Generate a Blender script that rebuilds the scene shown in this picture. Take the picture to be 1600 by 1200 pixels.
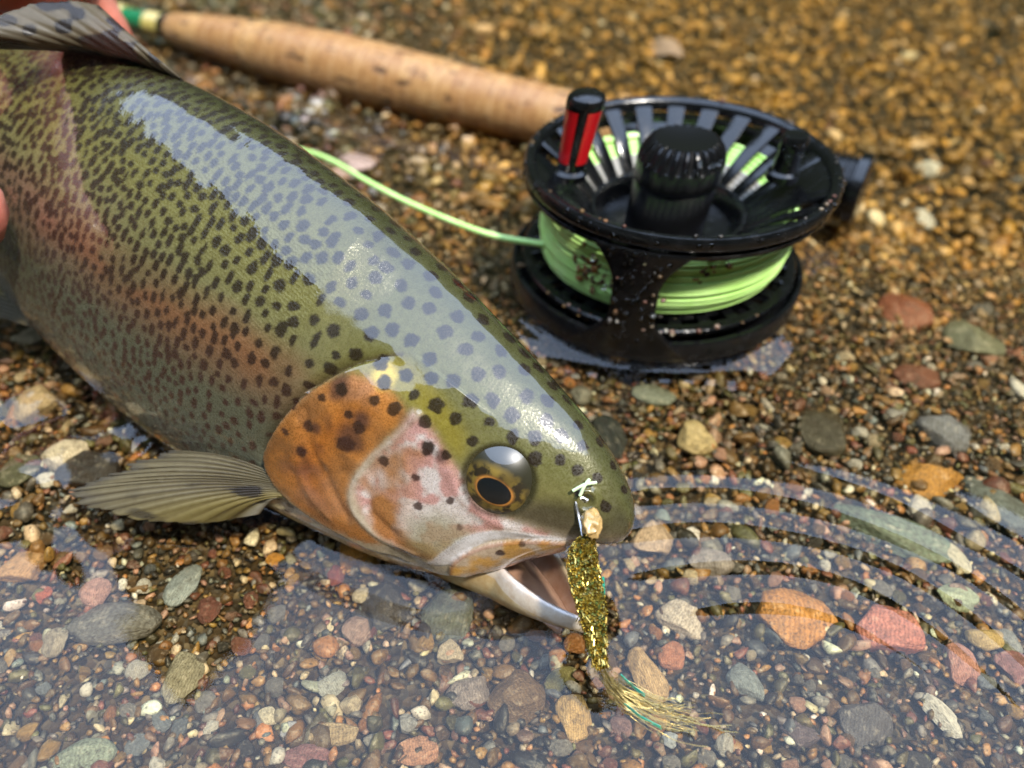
import bpy, bmesh, math, random, re
import numpy as np
from mathutils import Vector, Matrix, kdtree

R = math.radians
rng = np.random.default_rng(7)
random.seed(7)
for o in list(bpy.data.objects):
    bpy.data.objects.remove(o)
scene = bpy.context.scene
COL = scene.collection

# ------------------------------------------------------------------ camera
CAM_H, PITCH, FPX = 0.14, R(41.5), 1280.0          # camera height over the water, pitch down, focal length in px of the 1600 px photo
cd = bpy.data.cameras.new('camera')
cam = bpy.data.objects.new('camera', cd)
COL.objects.link(cam)
cam.location = (0, 0, CAM_H)
cam.rotation_euler = (math.pi / 2 - PITCH, 0, 0)
cd.sensor_width = 36
cd.lens = 36 * FPX / 1600
cd.clip_start, cd.clip_end = 0.005, 400
cd.dof.use_dof = True
cd.dof.focus_distance = 0.158
cd.dof.aperture_fstop = 10.0
scene.camera = cam

# ------------------------------------------------------------------ sky, sun, exposure
SUN_EL, SUN_AZ = R(59), R(138)                       # azimuth clockwise from +Y
w = bpy.data.worlds.new('World')
scene.world = w
w.use_nodes = True
nt = w.node_tree
for n in list(nt.nodes):
    nt.nodes.remove(n)
sky = nt.nodes.new('ShaderNodeTexSky')
sky.sky_type = 'NISHITA'
sky.sun_disc = False
sky.sun_elevation = SUN_EL
sky.sun_rotation = SUN_AZ
sky.dust_density = 3.0
veil = nt.nodes.new('ShaderNodeMix')                # thin bright cloud over the whole sky
veil.data_type = 'RGBA'
veil.inputs[0].default_value = 0.75
veil.inputs[7].default_value = (17, 21.5, 30, 1)
bg = nt.nodes.new('ShaderNodeBackground')
bg.inputs[1].default_value = 0.15
wo = nt.nodes.new('ShaderNodeOutputWorld')
nt.links.new(sky.outputs[0], veil.inputs[6])
nt.links.new(veil.outputs[2], bg.inputs[0])
nt.links.new(bg.outputs[0], wo.inputs[0])

sl = bpy.data.lights.new('sun', 'SUN')
sun = bpy.data.objects.new('sun', sl)
COL.objects.link(sun)
sl.energy = 4.6
sl.angle = R(4)
sl.color = (1, .93, .82)
sdir = Vector((math.sin(SUN_AZ) * math.cos(SUN_EL), math.cos(SUN_AZ) * math.cos(SUN_EL), math.sin(SUN_EL)))
sun.rotation_euler = sdir.to_track_quat('Z', 'Y').to_euler()
sun.location = sdir * 3

vs = scene.view_settings
vs.view_transform = 'Standard'
vs.look = 'None'
vs.exposure = 0.30
vs.gamma = 1
scene.render.engine = 'CYCLES'
cy = scene.cycles
cy.use_denoising = True
cy.transparent_max_bounces = 16
cy.max_bounces = 8
cy.sample_clamp_indirect = 4.0
cy.sample_clamp_direct = 12.0
cy.caustics_reflective = False
cy.caustics_refractive = False

# ------------------------------------------------------------------ helpers
CT, ST = math.cos(PITCH), math.sin(PITCH)


def P(px, py, z):
    """point at height z that the photo shows at pixel (px, py) of 1600 x 1200"""
    v = 600 - py
    d = np.array([px - 800, v * ST + FPX * CT, v * CT - FPX * ST])
    return np.array([0, 0, CAM_H]) + d * ((z - CAM_H) / d[2])


def P2(px, py, z):                                # the same for things that ride on the fish
    return P(px, py, CAM_H - (CAM_H - z) * .953)


def proj(p):
    p = np.asarray(p) - np.array([0, 0, CAM_H])
    d = p[..., 1] * CT - p[..., 2] * ST
    u = p[..., 1] * ST + p[..., 2] * CT
    return np.stack([800 + FPX * p[..., 0] / d, 600 - FPX * u / d, d], -1)


def pxm(p):
    return proj(p)[..., 2] / FPX                    # metres per photo pixel there


def sstep(a, b, x):
    t = np.clip((x - a) / (b - a), 0, 1)
    return t * t * (3 - 2 * t)


def hash3(i, j, k, seed):
    n = (i * 73856093) ^ (j * 19349663) ^ (k * 83492791) ^ (seed * 2654435761 & 0x7fffffff)
    n = (n ^ (n >> 13)) * 1274126177 & 0x7fffffff
    n = (n ^ (n >> 16)) * 668265263 & 0x7fffffff
    return (n & 0xffff) / 65535.0


def vnoise(p, seed=0):
    p = np.asarray(p, float)
    b = np.floor(p).astype(np.int64)
    f = p - b
    f = f * f * (3 - 2 * f)
    r = 0
    for dx in (0, 1):
        for dy in (0, 1):
            for dz in (0, 1):
                wgt = (f[..., 0] if dx else 1 - f[..., 0]) * (f[..., 1] if dy else 1 - f[..., 1]) * (f[..., 2] if dz else 1 - f[..., 2])
                r = r + wgt * hash3(b[..., 0] + dx, b[..., 1] + dy, b[..., 2] + dz, seed)
    return r


def fnoise(p, seed=0, oct=3):
    r, a, t = 0, 1, 0
    p = np.asarray(p, float)
    for i in range(oct):
        r = r + a * vnoise(p * 2 ** i, seed + i * 17)
        t += a
        a *= .5
    return r / t


def herm(x, xs, ys):
    """smooth monotone-ish cubic through the points"""
    xs, ys = np.asarray(xs, float), np.asarray(ys, float)
    m = np.gradient(ys, xs)
    x = np.clip(x, xs[0], xs[-1])
    i = np.clip(np.searchsorted(xs, x) - 1, 0, len(xs) - 2)
    h = xs[i + 1] - xs[i]
    t = (x - xs[i]) / h
    return ((2 * t**3 - 3 * t**2 + 1) * ys[i] + (t**3 - 2 * t**2 + t) * h * m[i]
            + (-2 * t**3 + 3 * t**2) * ys[i + 1] + (t**3 - t**2) * h * m[i + 1])


def curve(pts, n):
    pts = np.asarray(pts, float)
    k = np.arange(len(pts))
    x = np.linspace(0, len(pts) - 1, n)
    return np.stack([herm(x, k, pts[:, c]) for c in range(pts.shape[1])], -1)


def tag(o, label=None, cat=None, group=None, kind=None):
    if label: o['label'] = label
    if cat: o['category'] = cat
    if group: o['group'] = group
    if kind: o['kind'] = kind
    return o


def empty(name, loc=(0, 0, 0)):
    o = bpy.data.objects.new(name, None)
    o.empty_display_size = .01
    o.location = loc
    COL.objects.link(o)
    return o


def link(name, me, mat=None, parent=None, smooth=True):
    if mat is not None and not me.materials:
        me.materials.append(mat)
    if smooth:
        me.polygons.foreach_set('use_smooth', np.ones(len(me.polygons), bool))
    o = bpy.data.objects.new(name, me)
    COL.objects.link(o)
    if parent is not None:
        o.parent = parent
        o.matrix_parent_inverse = Matrix.Translation(-parent.location)
    return o


def mesh(name, v, f, mat=None, parent=None, smooth=True, col=None, uv=None):
    me = bpy.data.meshes.new(name)
    v = np.asarray(v, float).reshape(-1, 3)
    f = np.asarray(f)
    if f.ndim == 2:
        k = f.shape[1]
        me.vertices.add(len(v))
        me.vertices.foreach_set('co', v.astype(np.float32).ravel())
        me.loops.add(f.size)
        me.loops.foreach_set('vertex_index', f.astype(np.int32).ravel())
        me.polygons.add(len(f))
        me.polygons.foreach_set('loop_start', np.arange(0, f.size, k, dtype=np.int32))
        me.update(calc_edges=True)
    else:
        me.from_pydata([tuple(p) for p in v], [], [tuple(int(i) for i in q) for q in f])
    if col is not None:
        a = me.color_attributes.new('Col', 'FLOAT_COLOR', 'POINT')
        c = np.ones((len(v), 4), np.float32)
        c[:, :col.shape[1]] = col
        a.data.foreach_set('color', c.ravel())
    if uv is not None:
        a = me.attributes.new('skin', 'FLOAT_VECTOR', 'POINT')
        a.data.foreach_set('vector', np.asarray(uv, np.float32).ravel())
    return link(name, me, mat, parent, smooth)


def gridfaces(n, m, wrap=False):
    i, j = np.meshgrid(np.arange(n - 1), np.arange(m if wrap else m - 1), indexing='ij')
    a = i * m + j
    b = i * m + (j + 1) % m
    return np.stack([a, b, b + m, a + m], -1).reshape(-1, 4)


def frames(pts):
    pts = np.asarray(pts, float)
    t = np.gradient(pts, axis=0)
    t /= np.linalg.norm(t, axis=1, keepdims=True)
    ref = np.array([0, 0, 1.])
    if abs(t[0] @ ref) > .9: ref = np.array([1., 0, 0])
    n = np.zeros_like(pts)
    a = ref - t[0] * (ref @ t[0])
    for i in range(len(pts)):
        a = a - t[i] * (a @ t[i])
        a /= np.linalg.norm(a)
        n[i] = a
    return t, n, np.cross(t, n)


def tube(pts, rad, k=10, cap=True):
    """vertices and faces of a tube with round section"""
    pts = np.asarray(pts, float)
    rad = np.broadcast_to(np.asarray(rad, float), (len(pts),))
    t, n, b = frames(pts)
    a = np.linspace(0, 2 * np.pi, k, endpoint=False)
    v = pts[:, None] + rad[:, None, None] * (n[:, None] * np.cos(a)[None, :, None] + b[:, None] * np.sin(a)[None, :, None])
    f = gridfaces(len(pts), k, True)[:, ::-1].tolist()
    if cap:
        f.append(list(range(k)))
        f.append(list(range((len(pts) - 1) * k, len(pts) * k))[::-1])
    return v.reshape(-1, 3), f


def merge(parts):
    V, Fc, n = [], [], 0
    for v, f in parts:
        V.append(v)
        Fc += [[i + n for i in q] for q in (f.tolist() if hasattr(f, 'tolist') else f)]
        n += len(v)
    return np.concatenate(V), Fc


def pymesh(name, v, f, mat, parent=None, smooth=True, bevel=0, angle=None, seg=2):
    me = bpy.data.meshes.new(name)
    me.from_pydata([tuple(p) for p in v], [], [tuple(q) for q in f])
    bm = bmesh.new()
    bm.from_mesh(me)
    bmesh.ops.recalc_face_normals(bm, faces=bm.faces)
    if bevel:
        ed = [e for e in bm.edges if len(e.link_faces) == 2 and e.calc_face_angle(0) > (angle or R(35))]
        bmesh.ops.bevel(bm, geom=ed, offset=bevel, segments=seg, affect='EDGES', profile=.5, clamp_overlap=True)
    bm.to_mesh(me)
    bm.free()
    o = link(name, me, mat, parent, smooth)
    if smooth:
        try:
            me.set_sharp_from_angle(angle=R(40))
        except Exception:
            pass
    return o


def lathe(prof, c, k=64, a0=0, a1=2 * math.pi, closed_prof=False):
    """profile [(r,z)...] round the vertical axis through c"""
    full = abs(a1 - a0 - 2 * math.pi) < 1e-6
    a = np.linspace(a0, a1, k, endpoint=not full)
    prof = np.asarray(prof, float)
    v = np.stack([c[0] + prof[:, None, 0] * np.cos(a), c[1] + prof[:, None, 0] * np.sin(a), c[2] + np.repeat(prof[:, None, 1], k, 1)], -1)
    n = len(prof)
    f = gridfaces(n, k, full).tolist()
    if closed_prof:
        m = k if full else k - 1
        for j in range(m):
            f.append([(n - 1) * k + j, (n - 1) * k + (j + 1) % k, (j + 1) % k, j])
        if not full:
            f.append([i * k for i in range(n)])
            f.append([i * k + k - 1 for i in range(n)][::-1])
    return v.reshape(-1, 3), f


# ------------------------------------------------------------------ materials
class NT:
    def __init__(s, name):
        s.m = bpy.data.materials.new(name)
        s.m.use_nodes = True
        s.t = s.m.node_tree
        s.b = s.t.nodes['Principled BSDF']

    def n(s, typ, **k):
        x = s.t.nodes.new(typ)
        for a, v in k.items():
            setattr(x, a, v)
        return x

    def l(s, a, b):
        s.t.links.new(a, b)

    def set(s, **k):
        for a, v in k.items():
            s.b.inputs[a.replace('_', ' ')].default_value = v
        return s

    def noise(s, vec, scale, detail=4, rough=.55):
        x = s.n('ShaderNodeTexNoise')
        x.inputs['Scale'].default_value = scale
        x.inputs['Detail'].default_value = detail
        x.inputs['Roughness'].default_value = rough
        if vec is not None: s.l(vec, x.inputs['Vector'])
        return x.outputs['Fac']

    def ramp(s, fac, stops):
        x = s.n('ShaderNodeValToRGB')
        e = x.color_ramp.elements
        while len(e) < len(stops): e.new(.5)
        for i, (p, c) in enumerate(stops):
            e[i].position = p
            e[i].color = (*c, 1) if len(c) == 3 else c
        s.l(fac, x.inputs[0])
        return x.outputs[0]

    def mix(s, fac, a, b, mode='MIX'):
        x = s.n('ShaderNodeMix', data_type='RGBA', blend_type=mode)
        for i, q in ((0, fac), (6, a), (7, b)):
            if isinstance(q, (int, float)): x.inputs[i].default_value = q
            elif isinstance(q, tuple): x.inputs[i].default_value = (*q, 1)
            else: s.l(q, x.inputs[i])
        return x.outputs[2]

    def math(s, op, a, b=None):
        x = s.n('ShaderNodeMath', operation=op)
        for i, q in ((0, a), (1, b)):
            if q is None: continue
            if isinstance(q, (int, float)): x.inputs[i].default_value = q
            else: s.l(q, x.inputs[i])
        return x.outputs[0]

    def bump(s, h, strength=.3, dist=.001, to=('Normal',)):
        x = s.n('ShaderNodeBump')
        x.inputs['Strength'].default_value = strength
        x.inputs['Distance'].default_value = dist
        s.l(h, x.inputs['Height'])
        for t in to: s.l(x.outputs[0], s.b.inputs[t])
        return x.outputs[0]

    def obj(s):
        return s.n('ShaderNodeTexCoord').outputs['Object']

    def geo(s):
        return s.n('ShaderNodeNewGeometry').outputs['Position']


def simple(name, col, rough=.4, spec=.5, metal=0, coat=0, nscale=None, namp=.25, bump=0, bscale=900, bdist=.0005):
    m = NT(name)
    m.set(Base_Color=(*col, 1), Roughness=rough, Metallic=metal, Coat_Weight=coat, Coat_Roughness=.05)
    m.b.inputs['Specular IOR Level'].default_value = spec
    v = m.geo()
    if nscale:
        f = m.noise(v, nscale)
        m.l(m.mix(f, tuple(c * (1 - namp) for c in col), tuple(min(1, c * (1 + namp)) for c in col)), m.b.inputs['Base Color'])
    if bump:
        m.bump(m.noise(v, bscale), bump, bdist)
    return m.m


M = {}
# wet black anodised metal: fine grain, faint smears in the gloss
m = NT('black_metal')
m.set(Base_Color=(.0035, .0037, .0042, 1), Metallic=0.0)
m.b.inputs['Specular IOR Level'].default_value = .55
v = m.geo()
m.l(m.ramp(m.noise(v, 260, 5), [(.3, (.08,) * 3), (.7, (.32,) * 3)]), m.b.inputs['Roughness'])
m.bump(m.noise(v, 700, 4), .18, .0004)
M['black'] = m.m
M['black_matte'] = simple('black_rubber', (.004, .004, .0045), .26, .4, bump=.12)
M['red'] = simple('red_enamel', (.55, .008, .012), .28, .5, coat=.6, nscale=300, namp=.2)
M['backing'] = simple('white_backing_line', (.40, .385, .34), .6, nscale=400, namp=.15, bump=.3, bscale=1200)
M['green_rod'] = simple('green_lacquer', (.01, .16, .06), .18, coat=1, nscale=90)
M['gold_thread'] = simple('gold_thread', (.42, .34, .09), .35, coat=.8, nscale=2500, bump=.3, bscale=2000)
M['steel'] = simple('steel', (.5, .5, .52), .25, metal=1)
M['cream_bead'] = simple('cream_resin', (.42, .27, .10), .25, coat=.8, nscale=500, namp=.5, bump=.4, bscale=500)
M['teal'] = simple('teal_fibre', (.015, .30, .20), .3, coat=.5)
M['pale_tippet'] = simple('pale_tippet', (.55, .68, .40), .25, coat=.5)
M['mouth'] = simple('mouth_skin', (.38, .25, .25), .2, coat=1, nscale=350, namp=.22, bump=.15, bscale=700)

m = NT('fly_line')
m.set(Roughness=.38, Coat_Weight=.35, Coat_Roughness=.15)
m.l(m.ramp(m.noise(m.geo(), 140, 4), [(.3, (.46, .80, .20)), (.7, (.60, .90, .32))]), m.b.inputs['Base Color'])
m.b.inputs['Subsurface Weight'].default_value = 0
m.bump(m.noise(m.geo(), 1800, 2), .1, .0003)
M['line'] = m.m

# cork: fine grain, dark pits, faint ring seams along the local X axis
m = NT('cork')
tc = m.n('ShaderNodeTexCoord').outputs['Object']
mp = m.n('ShaderNodeMapping')
mp.inputs['Scale'].default_value = (1, .45, .45)
m.l(tc, mp.inputs[0])
g = m.noise(mp.outputs[0], 420, 6, .65)
c1 = m.ramp(g, [(.25, (.16, .08, .032)), (.48, (.40, .215, .075)), (.75, (.54, .35, .15))])
sep = m.n('ShaderNodeSeparateXYZ')
m.l(tc, sep.inputs[0])
ringi = m.math('FLOOR', m.math('MULTIPLY', sep.outputs[0], 1 / .0127))
wn = m.n('ShaderNodeTexWhiteNoise', noise_dimensions='1D')
m.l(ringi, wn.inputs['W'])
c2 = m.mix(m.math('MULTIPLY', wn.outputs[0], .55), c1, (.26, .115, .04))
seam = m.math('LESS_THAN', m.math('ABSOLUTE', m.math('SUBTRACT', m.math('FRACT', m.math('MULTIPLY', sep.outputs[0], 1 / .0127)), .5)), .035)
c3 = m.mix(m.math('MULTIPLY', seam, .35), c2, (.55, .36, .18))
mp2 = m.n('ShaderNodeMapping')
mp2.inputs['Scale'].default_value = (.35, 1, 1)
m.l(tc, mp2.inputs[0])
pit = m.ramp(m.noise(mp2.outputs[0], 300, 3, .5), [(.60, (0,) * 3), (.67, (1,) * 3)])
c4 = m.mix(pit, c3, (.09, .045, .02))
m.l(c4, m.b.inputs['Base Color'])
m.set(Roughness=.42)
m.bump(m.math('SUBTRACT', g, m.math('MULTIPLY', pit, .8)), .35, .0006)
M['cork'] = m.m

# stones take their colour from the object, gravel from a colour attribute
def stone_mat(name, src):
    m = NT(name)
    v = m.obj() if src == 'obj' else m.geo()
    if src == 'obj':
        oi = m.n('ShaderNodeObjectInfo')
        base = oi.outputs['Color']
        ad = m.n('ShaderNodeVectorMath', operation='ADD')
        m.l(v, ad.inputs[0])
        sc = m.n('ShaderNodeVectorMath', operation='SCALE')
        cb = m.n('ShaderNodeCombineXYZ')
        for i in range(3): m.l(oi.outputs['Random'], cb.inputs[i])
        m.l(cb.outputs[0], sc.inputs[0])
        sc.inputs['Scale'].default_value = 37.0
        m.l(sc.outputs[0], ad.inputs[1])
        v = ad.outputs[0]
        s1, s2 = 2.6, 13
    else:
        base = m.n('ShaderNodeAttribute', attribute_name='Col').outputs['Color']
        s1, s2 = 420, 1700
    n1 = m.noise(v, s1, 6, .65)
    n2 = m.noise(v, s2, 3, .6)
    dark = m.mix(.62, base, (.035, .025, .015))
    lite = m.mix(.36, base, (.62, .55, .45))
    c = m.mix(m.ramp(n1, [(.30, (0,) * 3), (.55, (1,) * 3)]), dark, base)
    c = m.mix(m.ramp(n1, [(.55, (0,) * 3), (.75, (1,) * 3)]), c, lite)
    c = m.mix(m.ramp(n2, [(.56, (0,) * 3), (.66, (.75,) * 3)]), c, (.03, .022, .015), 'MIX')
    if src == 'obj':                                   # faint bedding bands
        wv = m.n('ShaderNodeTexWave')
        wv.inputs['Scale'].default_value = 2.4
        wv.inputs['Distortion'].default_value = 7
        wv.inputs['Detail'].default_value = 4
        wv.inputs['Detail Scale'].default_value = 1.6
        m.l(v, wv.inputs['Vector'])
        c = m.mix(m.math('MULTIPLY', m.ramp(wv.outputs['Fac'], [(.45, (0,) * 3), (.8, (1,) * 3)]), .45), c, m.mix(1, c, (.40, .34, .28), 'MULTIPLY'))
    m.l(c, m.b.inputs['Base Color'])
    m.set(Roughness=.28)
    m.b.inputs['Specular IOR Level'].default_value = .4
    m.bump(m.math('ADD', n1, m.math('MULTIPLY', n2, .4)), .7, .0012 if src == 'obj' else .0006)
    return m.m
M['stone'] = stone_mat('stone', 'obj')
M['gravel'] = stone_mat('gravel', 'col')

m = NT('wet_sand')
v = m.geo()
vo = m.n('ShaderNodeTexVoronoi')
vo.inputs['Scale'].default_value = 700
m.l(v, vo.inputs['Vector'])
wn = m.n('ShaderNodeSeparateColor')
m.l(vo.outputs['Color'], wn.inputs[0])
c = m.ramp(wn.outputs[0], [(0, (.010, .007, .004)), (.35, (.035, .021, .009)), (.6, (.06, .036, .014)), (.8, (.05, .045, .04)), (1, (.16, .115, .06))])
c = m.mix(m.noise(v, 60, 4), m.mix(.6, c, (.03, .02, .01)), c)
m.l(c, m.b.inputs['Base Color'])
m.set(Roughness=.6)
m.b.inputs['Specular IOR Level'].default_value = .2
m.bump(vo.outputs['Distance'], .6, .001)
M['sand'] = m.m

# still stream water: mirror film by Fresnel over a clear faintly brown body
m = NT('water')
t = m.t
t.nodes.remove(m.b)
out = [n for n in t.nodes if n.type == 'OUTPUT_MATERIAL'][0]
tr = m.n('ShaderNodeBsdfTransparent')
tr.inputs[0].default_value = (.98, .92, .74, 1)
gl = m.n('ShaderNodeBsdfGlossy')
gl.inputs['Roughness'].default_value = .012
gl.inputs['Color'].default_value = (1, 1, 1, 1)
fr = m.n('ShaderNodeFresnel')
fr.inputs['IOR'].default_value = 1.40
mx = m.n('ShaderNodeMixShader')
m.l(fr.outputs[0], mx.inputs[0])
m.l(tr.outputs[0], mx.inputs[1])
m.l(gl.outputs[0], mx.inputs[2])
m.l(mx.outputs[0], out.inputs[0])
M['water'] = m.m

m = NT('hill_woods')
v = m.geo()
m.l(m.ramp(m.noise(v, 1.3, 6, .7), [(.3, (.008, .012, .005)), (.6, (.03, .04, .014)), (.8, (.06, .065, .025))]), m.b.inputs['Base Color'])
m.set(Roughness=.9)
m.b.inputs['Specular IOR Level'].default_value = .1
M['hill'] = m.m

# ------------------------------------------------------------------ river bed, water, wooded slopes
BEDPTS = [  # photo pixel, bed height
    (60, 640, -.0035), (120, 720, -.005), (20, 540, -.004), (150, 900, -.009), (60, 1100, -.010), (350, 950, -.012), (400, 1150, -.013),
    (600, 940, -.0125), (800, 1000, -.0135), (800, 1180, -.014), (1000, 1050, -.014), (1000, 900, -.0135), (1200, 1000, -.014), (1500, 1100, -.015),
    (1250, 800, -.013), (1500, 850, -.014), (1050, 650, -.010), (1300, 600, -.011), (1550, 550, -.015), (900, 600, -.009), (1000, 450, -.0048), (1150, 450, -.005),
    (850, 480, -.004), (700, 300, -.0015), (600, 240, -.0008), (500, 200, -.0012), (350, 110, -.003), (100, 30, -.005), (800, 60, -.009), (1000, 100, -.014), (1300, 150, -.022), (1550, 100, -.028),
    (1500, 350, -.021), (300, 600, -.010), (450, 700, -.012), (200, 400, -.008)]
BX = np.array([P(a, b, c)[:2] for a, b, c in BEDPTS])
BZ = np.array([c for _, _, c in BEDPTS])


def bed(x, y):
    x, y = np.asarray(x, float), np.asarray(y, float)
    d2 = (x[..., None] - BX[:, 0])**2 + (y[..., None] - BX[:, 1])**2 + .015**2
    wgt = d2**-1.5
    return (wgt * BZ).sum(-1) / wgt.sum(-1)


def axis_lin(lo, hi, step, far, n):
    a = np.arange(lo, hi + step / 2, step)
    e = np.geomspace(step, far, n)
    return np.concatenate([(lo - np.cumsum(e))[::-1], a, hi + np.cumsum(e)])


gx = axis_lin(-.5, .5, .006, 6, 22)
gy = axis_lin(-.05, .75, .006, 6, 22)
X, Y = np.meshgrid(gx, gy, indexing='ij')
Z = bed(X, Y) - .002 + .003 * (fnoise(np.stack([X * 60, Y * 60, X * 0], -1), 3) - .5)
Z = np.where(np.hypot(X, Y) > 5, Z + (np.hypot(X, Y) - 5) * .03, Z)
ob = mesh('river_bed', np.stack([X, Y, Z], -1), gridfaces(len(gx), len(gy))[:, ::-1], M['sand'])
tag(ob, kind='structure')

# wooded gorge sides all round the pool: what the water mirrors below the open sky
na, nr = 720, 40
az = np.linspace(0, 2 * np.pi, na, endpoint=False)          # clockwise from +Y
AZK = np.array([0, 10, 20, 30, 40, 50, 60, 75, 90, 130, 180, 230, 270, 285, 300, 310, 320, 330, 340, 350, 360])
ELK = np.array([49.5, 49.2, 48, 45.5, 42.5, 40, 40, 44, 49, 51, 52, 52, 50, 44, 40, 40, 42.5, 45.5, 48, 49.2, 49.5])
el = np.radians(np.interp(np.degrees(az), AZK, ELK))
added_rise = np.interp(np.degrees(az), [319.0, 320.5, 328, 338, 341], [0, 56.5, 55.5, 51, 0])    # rise added to the left slope to darken a patch of mirrored sky
el = np.maximum(el, np.radians(added_rise))
rad = np.concatenate([np.linspace(9, 15, 30), np.linspace(15.5, 30, 10)])
RR, AA = np.meshgrid(rad, az, indexing='ij')
EL = np.broadcast_to(el, RR.shape)
ridge = 15 * np.tan(EL)
hz = np.where(RR <= 15, ridge * ((RR - 9) / 6)**1.15, ridge * (1 - .35 * (RR - 15) / 15)) - .1
hx, hy = RR * np.sin(AA), RR * np.cos(AA)
hn = fnoise(np.stack([hx * .9, hy * .9, hz * .9], -1), 11, 4) - .5
hz = hz + hn * .9 * np.clip((RR - 9) / 3, 0, 1)
ob = mesh('hillside', np.stack([hx, hy, hz], -1), gridfaces(len(rad), na, True), M['hill'])
tag(ob, kind='structure')

# ------------------------------------------------------------------ the trout: shape
FS = .830                                       # nearer and smaller along the same sight lines: the head lies above the water
SL = 0.352 * FS
FP = dict(pos=np.array([0, 0, CAM_H]) + FS * np.array([.0270, .1174, -.0087 - CAM_H]), yaw=31.6, pit=6.96, rol=28.0, ky=9.5, kp=2.0, kr=7.3)
_sq = np.sqrt(np.array([0, .004, .01, .02, .05, .1, .15, .2, .3, .4, .5, .6, .7, .8, .9, 1.]))
_T = 1.1 * np.array([0, .013, .0205, .029, .046, .064, .080, .094, .113, .122, .12, .106, .088, .066, .05, .047])
_B = np.array([0, .010, .0145, .019,   .046, .096, .114, .123, .134, .138, .130, .113, .086, .062, .048, .050])
_W = 1.06 * np.array([0, .0105, .0158, .0205, .0305, .045, .0535, .059, .066, .067, .063, .056, .045, .032, .02, .008])


def fprof(s):
    q = np.sqrt(s)
    return herm(q, _sq, _T) * SL, herm(q, _sq, _B) * SL, herm(q, _sq, _W) * SL


_n = 400
_ss = np.linspace(0, 1.2, _n + 1)
_ya = np.radians(FP['yaw'] + FP['ky'] * _ss)
_pi = np.radians(FP['pit'] + FP['kp'] * _ss)
_d = np.stack([-np.cos(_ya) * np.cos(_pi), np.sin(_ya) * np.cos(_pi), np.sin(_pi)], -1)
_pos = FP['pos'] + np.concatenate([[[0, 0, 0]], np.cumsum((_d[1:] + _d[:-1]) / 2, 0)]) * SL * 1.2 / _n


def fframe(s):
    s = np.asarray(s, float)
    ii = lambda A: np.stack([np.interp(s, _ss, A[:, k]) for k in range(3)], -1)
    C, D = ii(_pos), ii(_d)
    D = D / np.linalg.norm(D, axis=-1, keepdims=True)
    lat = np.cross(np.array([0, 0, 1.]), D)
    lat = lat / np.linalg.norm(lat, axis=-1, keepdims=True)
    lat = np.where(lat[..., 1:2] > 0, -lat, lat)
    up = np.cross(lat, D)
    up = np.where(up[..., 2:3] < 0, -up, up)
    r = np.radians(FP['rol'] + FP['kr'] * s)[..., None]
    return C, D, lat * np.cos(r) + up * np.sin(r), up * np.cos(r) - lat * np.sin(r)


def fpt(s, y, z):
    C, D, l, u = fframe(np.asarray(s, float))
    return C + l * np.asarray(y)[..., None] + u * np.asarray(z)[..., None]


NS, NF = 640, 261
q = np.linspace(0.004, 1, NS)
s_ = q**2
phi = np.linspace(0, np.pi, NF)
C, D, l, u = fframe(s_)
t_, b_, w_ = fprof(s_)
SF, CF = np.sin(phi), np.cos(phi)
ex = .92
XX = w_[:, None] * SF[None]**ex
ZZ = np.where(CF > 0, t_[:, None] * (.62 * CF + .38 * CF * np.abs(CF)), b_[:, None] * CF)
near0 = C[:, None] + l[:, None] * XX[..., None] + u[:, None] * ZZ[..., None]
U, V = np.meshgrid(q, phi / np.pi, indexing='ij')
Sg = U**2


def gnormals(G):
    a = np.gradient(G, axis=0)
    b = np.gradient(G, axis=1)
    n = np.cross(a, b)
    n /= np.linalg.norm(n, axis=-1, keepdims=True) + 1e-12
    return n


N0 = gnormals(near0)
out0 = np.sign((N0 * (near0 - C[:, None])).sum(-1, keepdims=True))
N0 = N0 * np.where(out0 == 0, 1, out0)
PR0 = proj(near0)
VIEW = np.array([0, 0, CAM_H]) - near0
FACING = (N0 * VIEW).sum(-1) > 0


def onfish(px, py):
    d = (PR0[..., 0] - px)**2 + (PR0[..., 1] - py)**2 + np.where(FACING, 0, 1e6)
    return np.unravel_index(np.argmin(d), d.shape)


def fcurve(pts, n=60):
    idx = [onfish(*p) for p in pts]
    uv = curve([(U[i], V[i]) for i in idx], n)
    p3 = curve([near0[i] for i in idx], n)
    return uv, p3


def pdist(p3):
    """distance of every near-side point to a polyline on the skin"""
    d = np.full(U.shape, 9.)
    for k in range(0, len(p3)):
        d = np.minimum(d, np.linalg.norm(near0 - p3[k], axis=-1))
    return d


def inside(uv):
    r = np.zeros(U.shape, bool)
    n = len(uv)
    for i in range(n):
        (x0, y0), (x1, y1) = uv[i], uv[(i + 1) % n]
        if y0 == y1: continue
        c = ((y0 > V) != (y1 > V)) & (U < (x1 - x0) * (V - y0) / (y1 - y0) + x0)
        r ^= c
    return r


def region(pts, soft=.0012):
    uv, p3 = fcurve(list(pts) + [pts[0]], 90)
    d = pdist(p3)
    ins = inside(uv)
    return sstep(-soft, soft, np.where(ins, d, -d)), d, ins


mm = .001
disp = np.zeros(U.shape)
PX3 = near0 * 1.0
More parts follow.
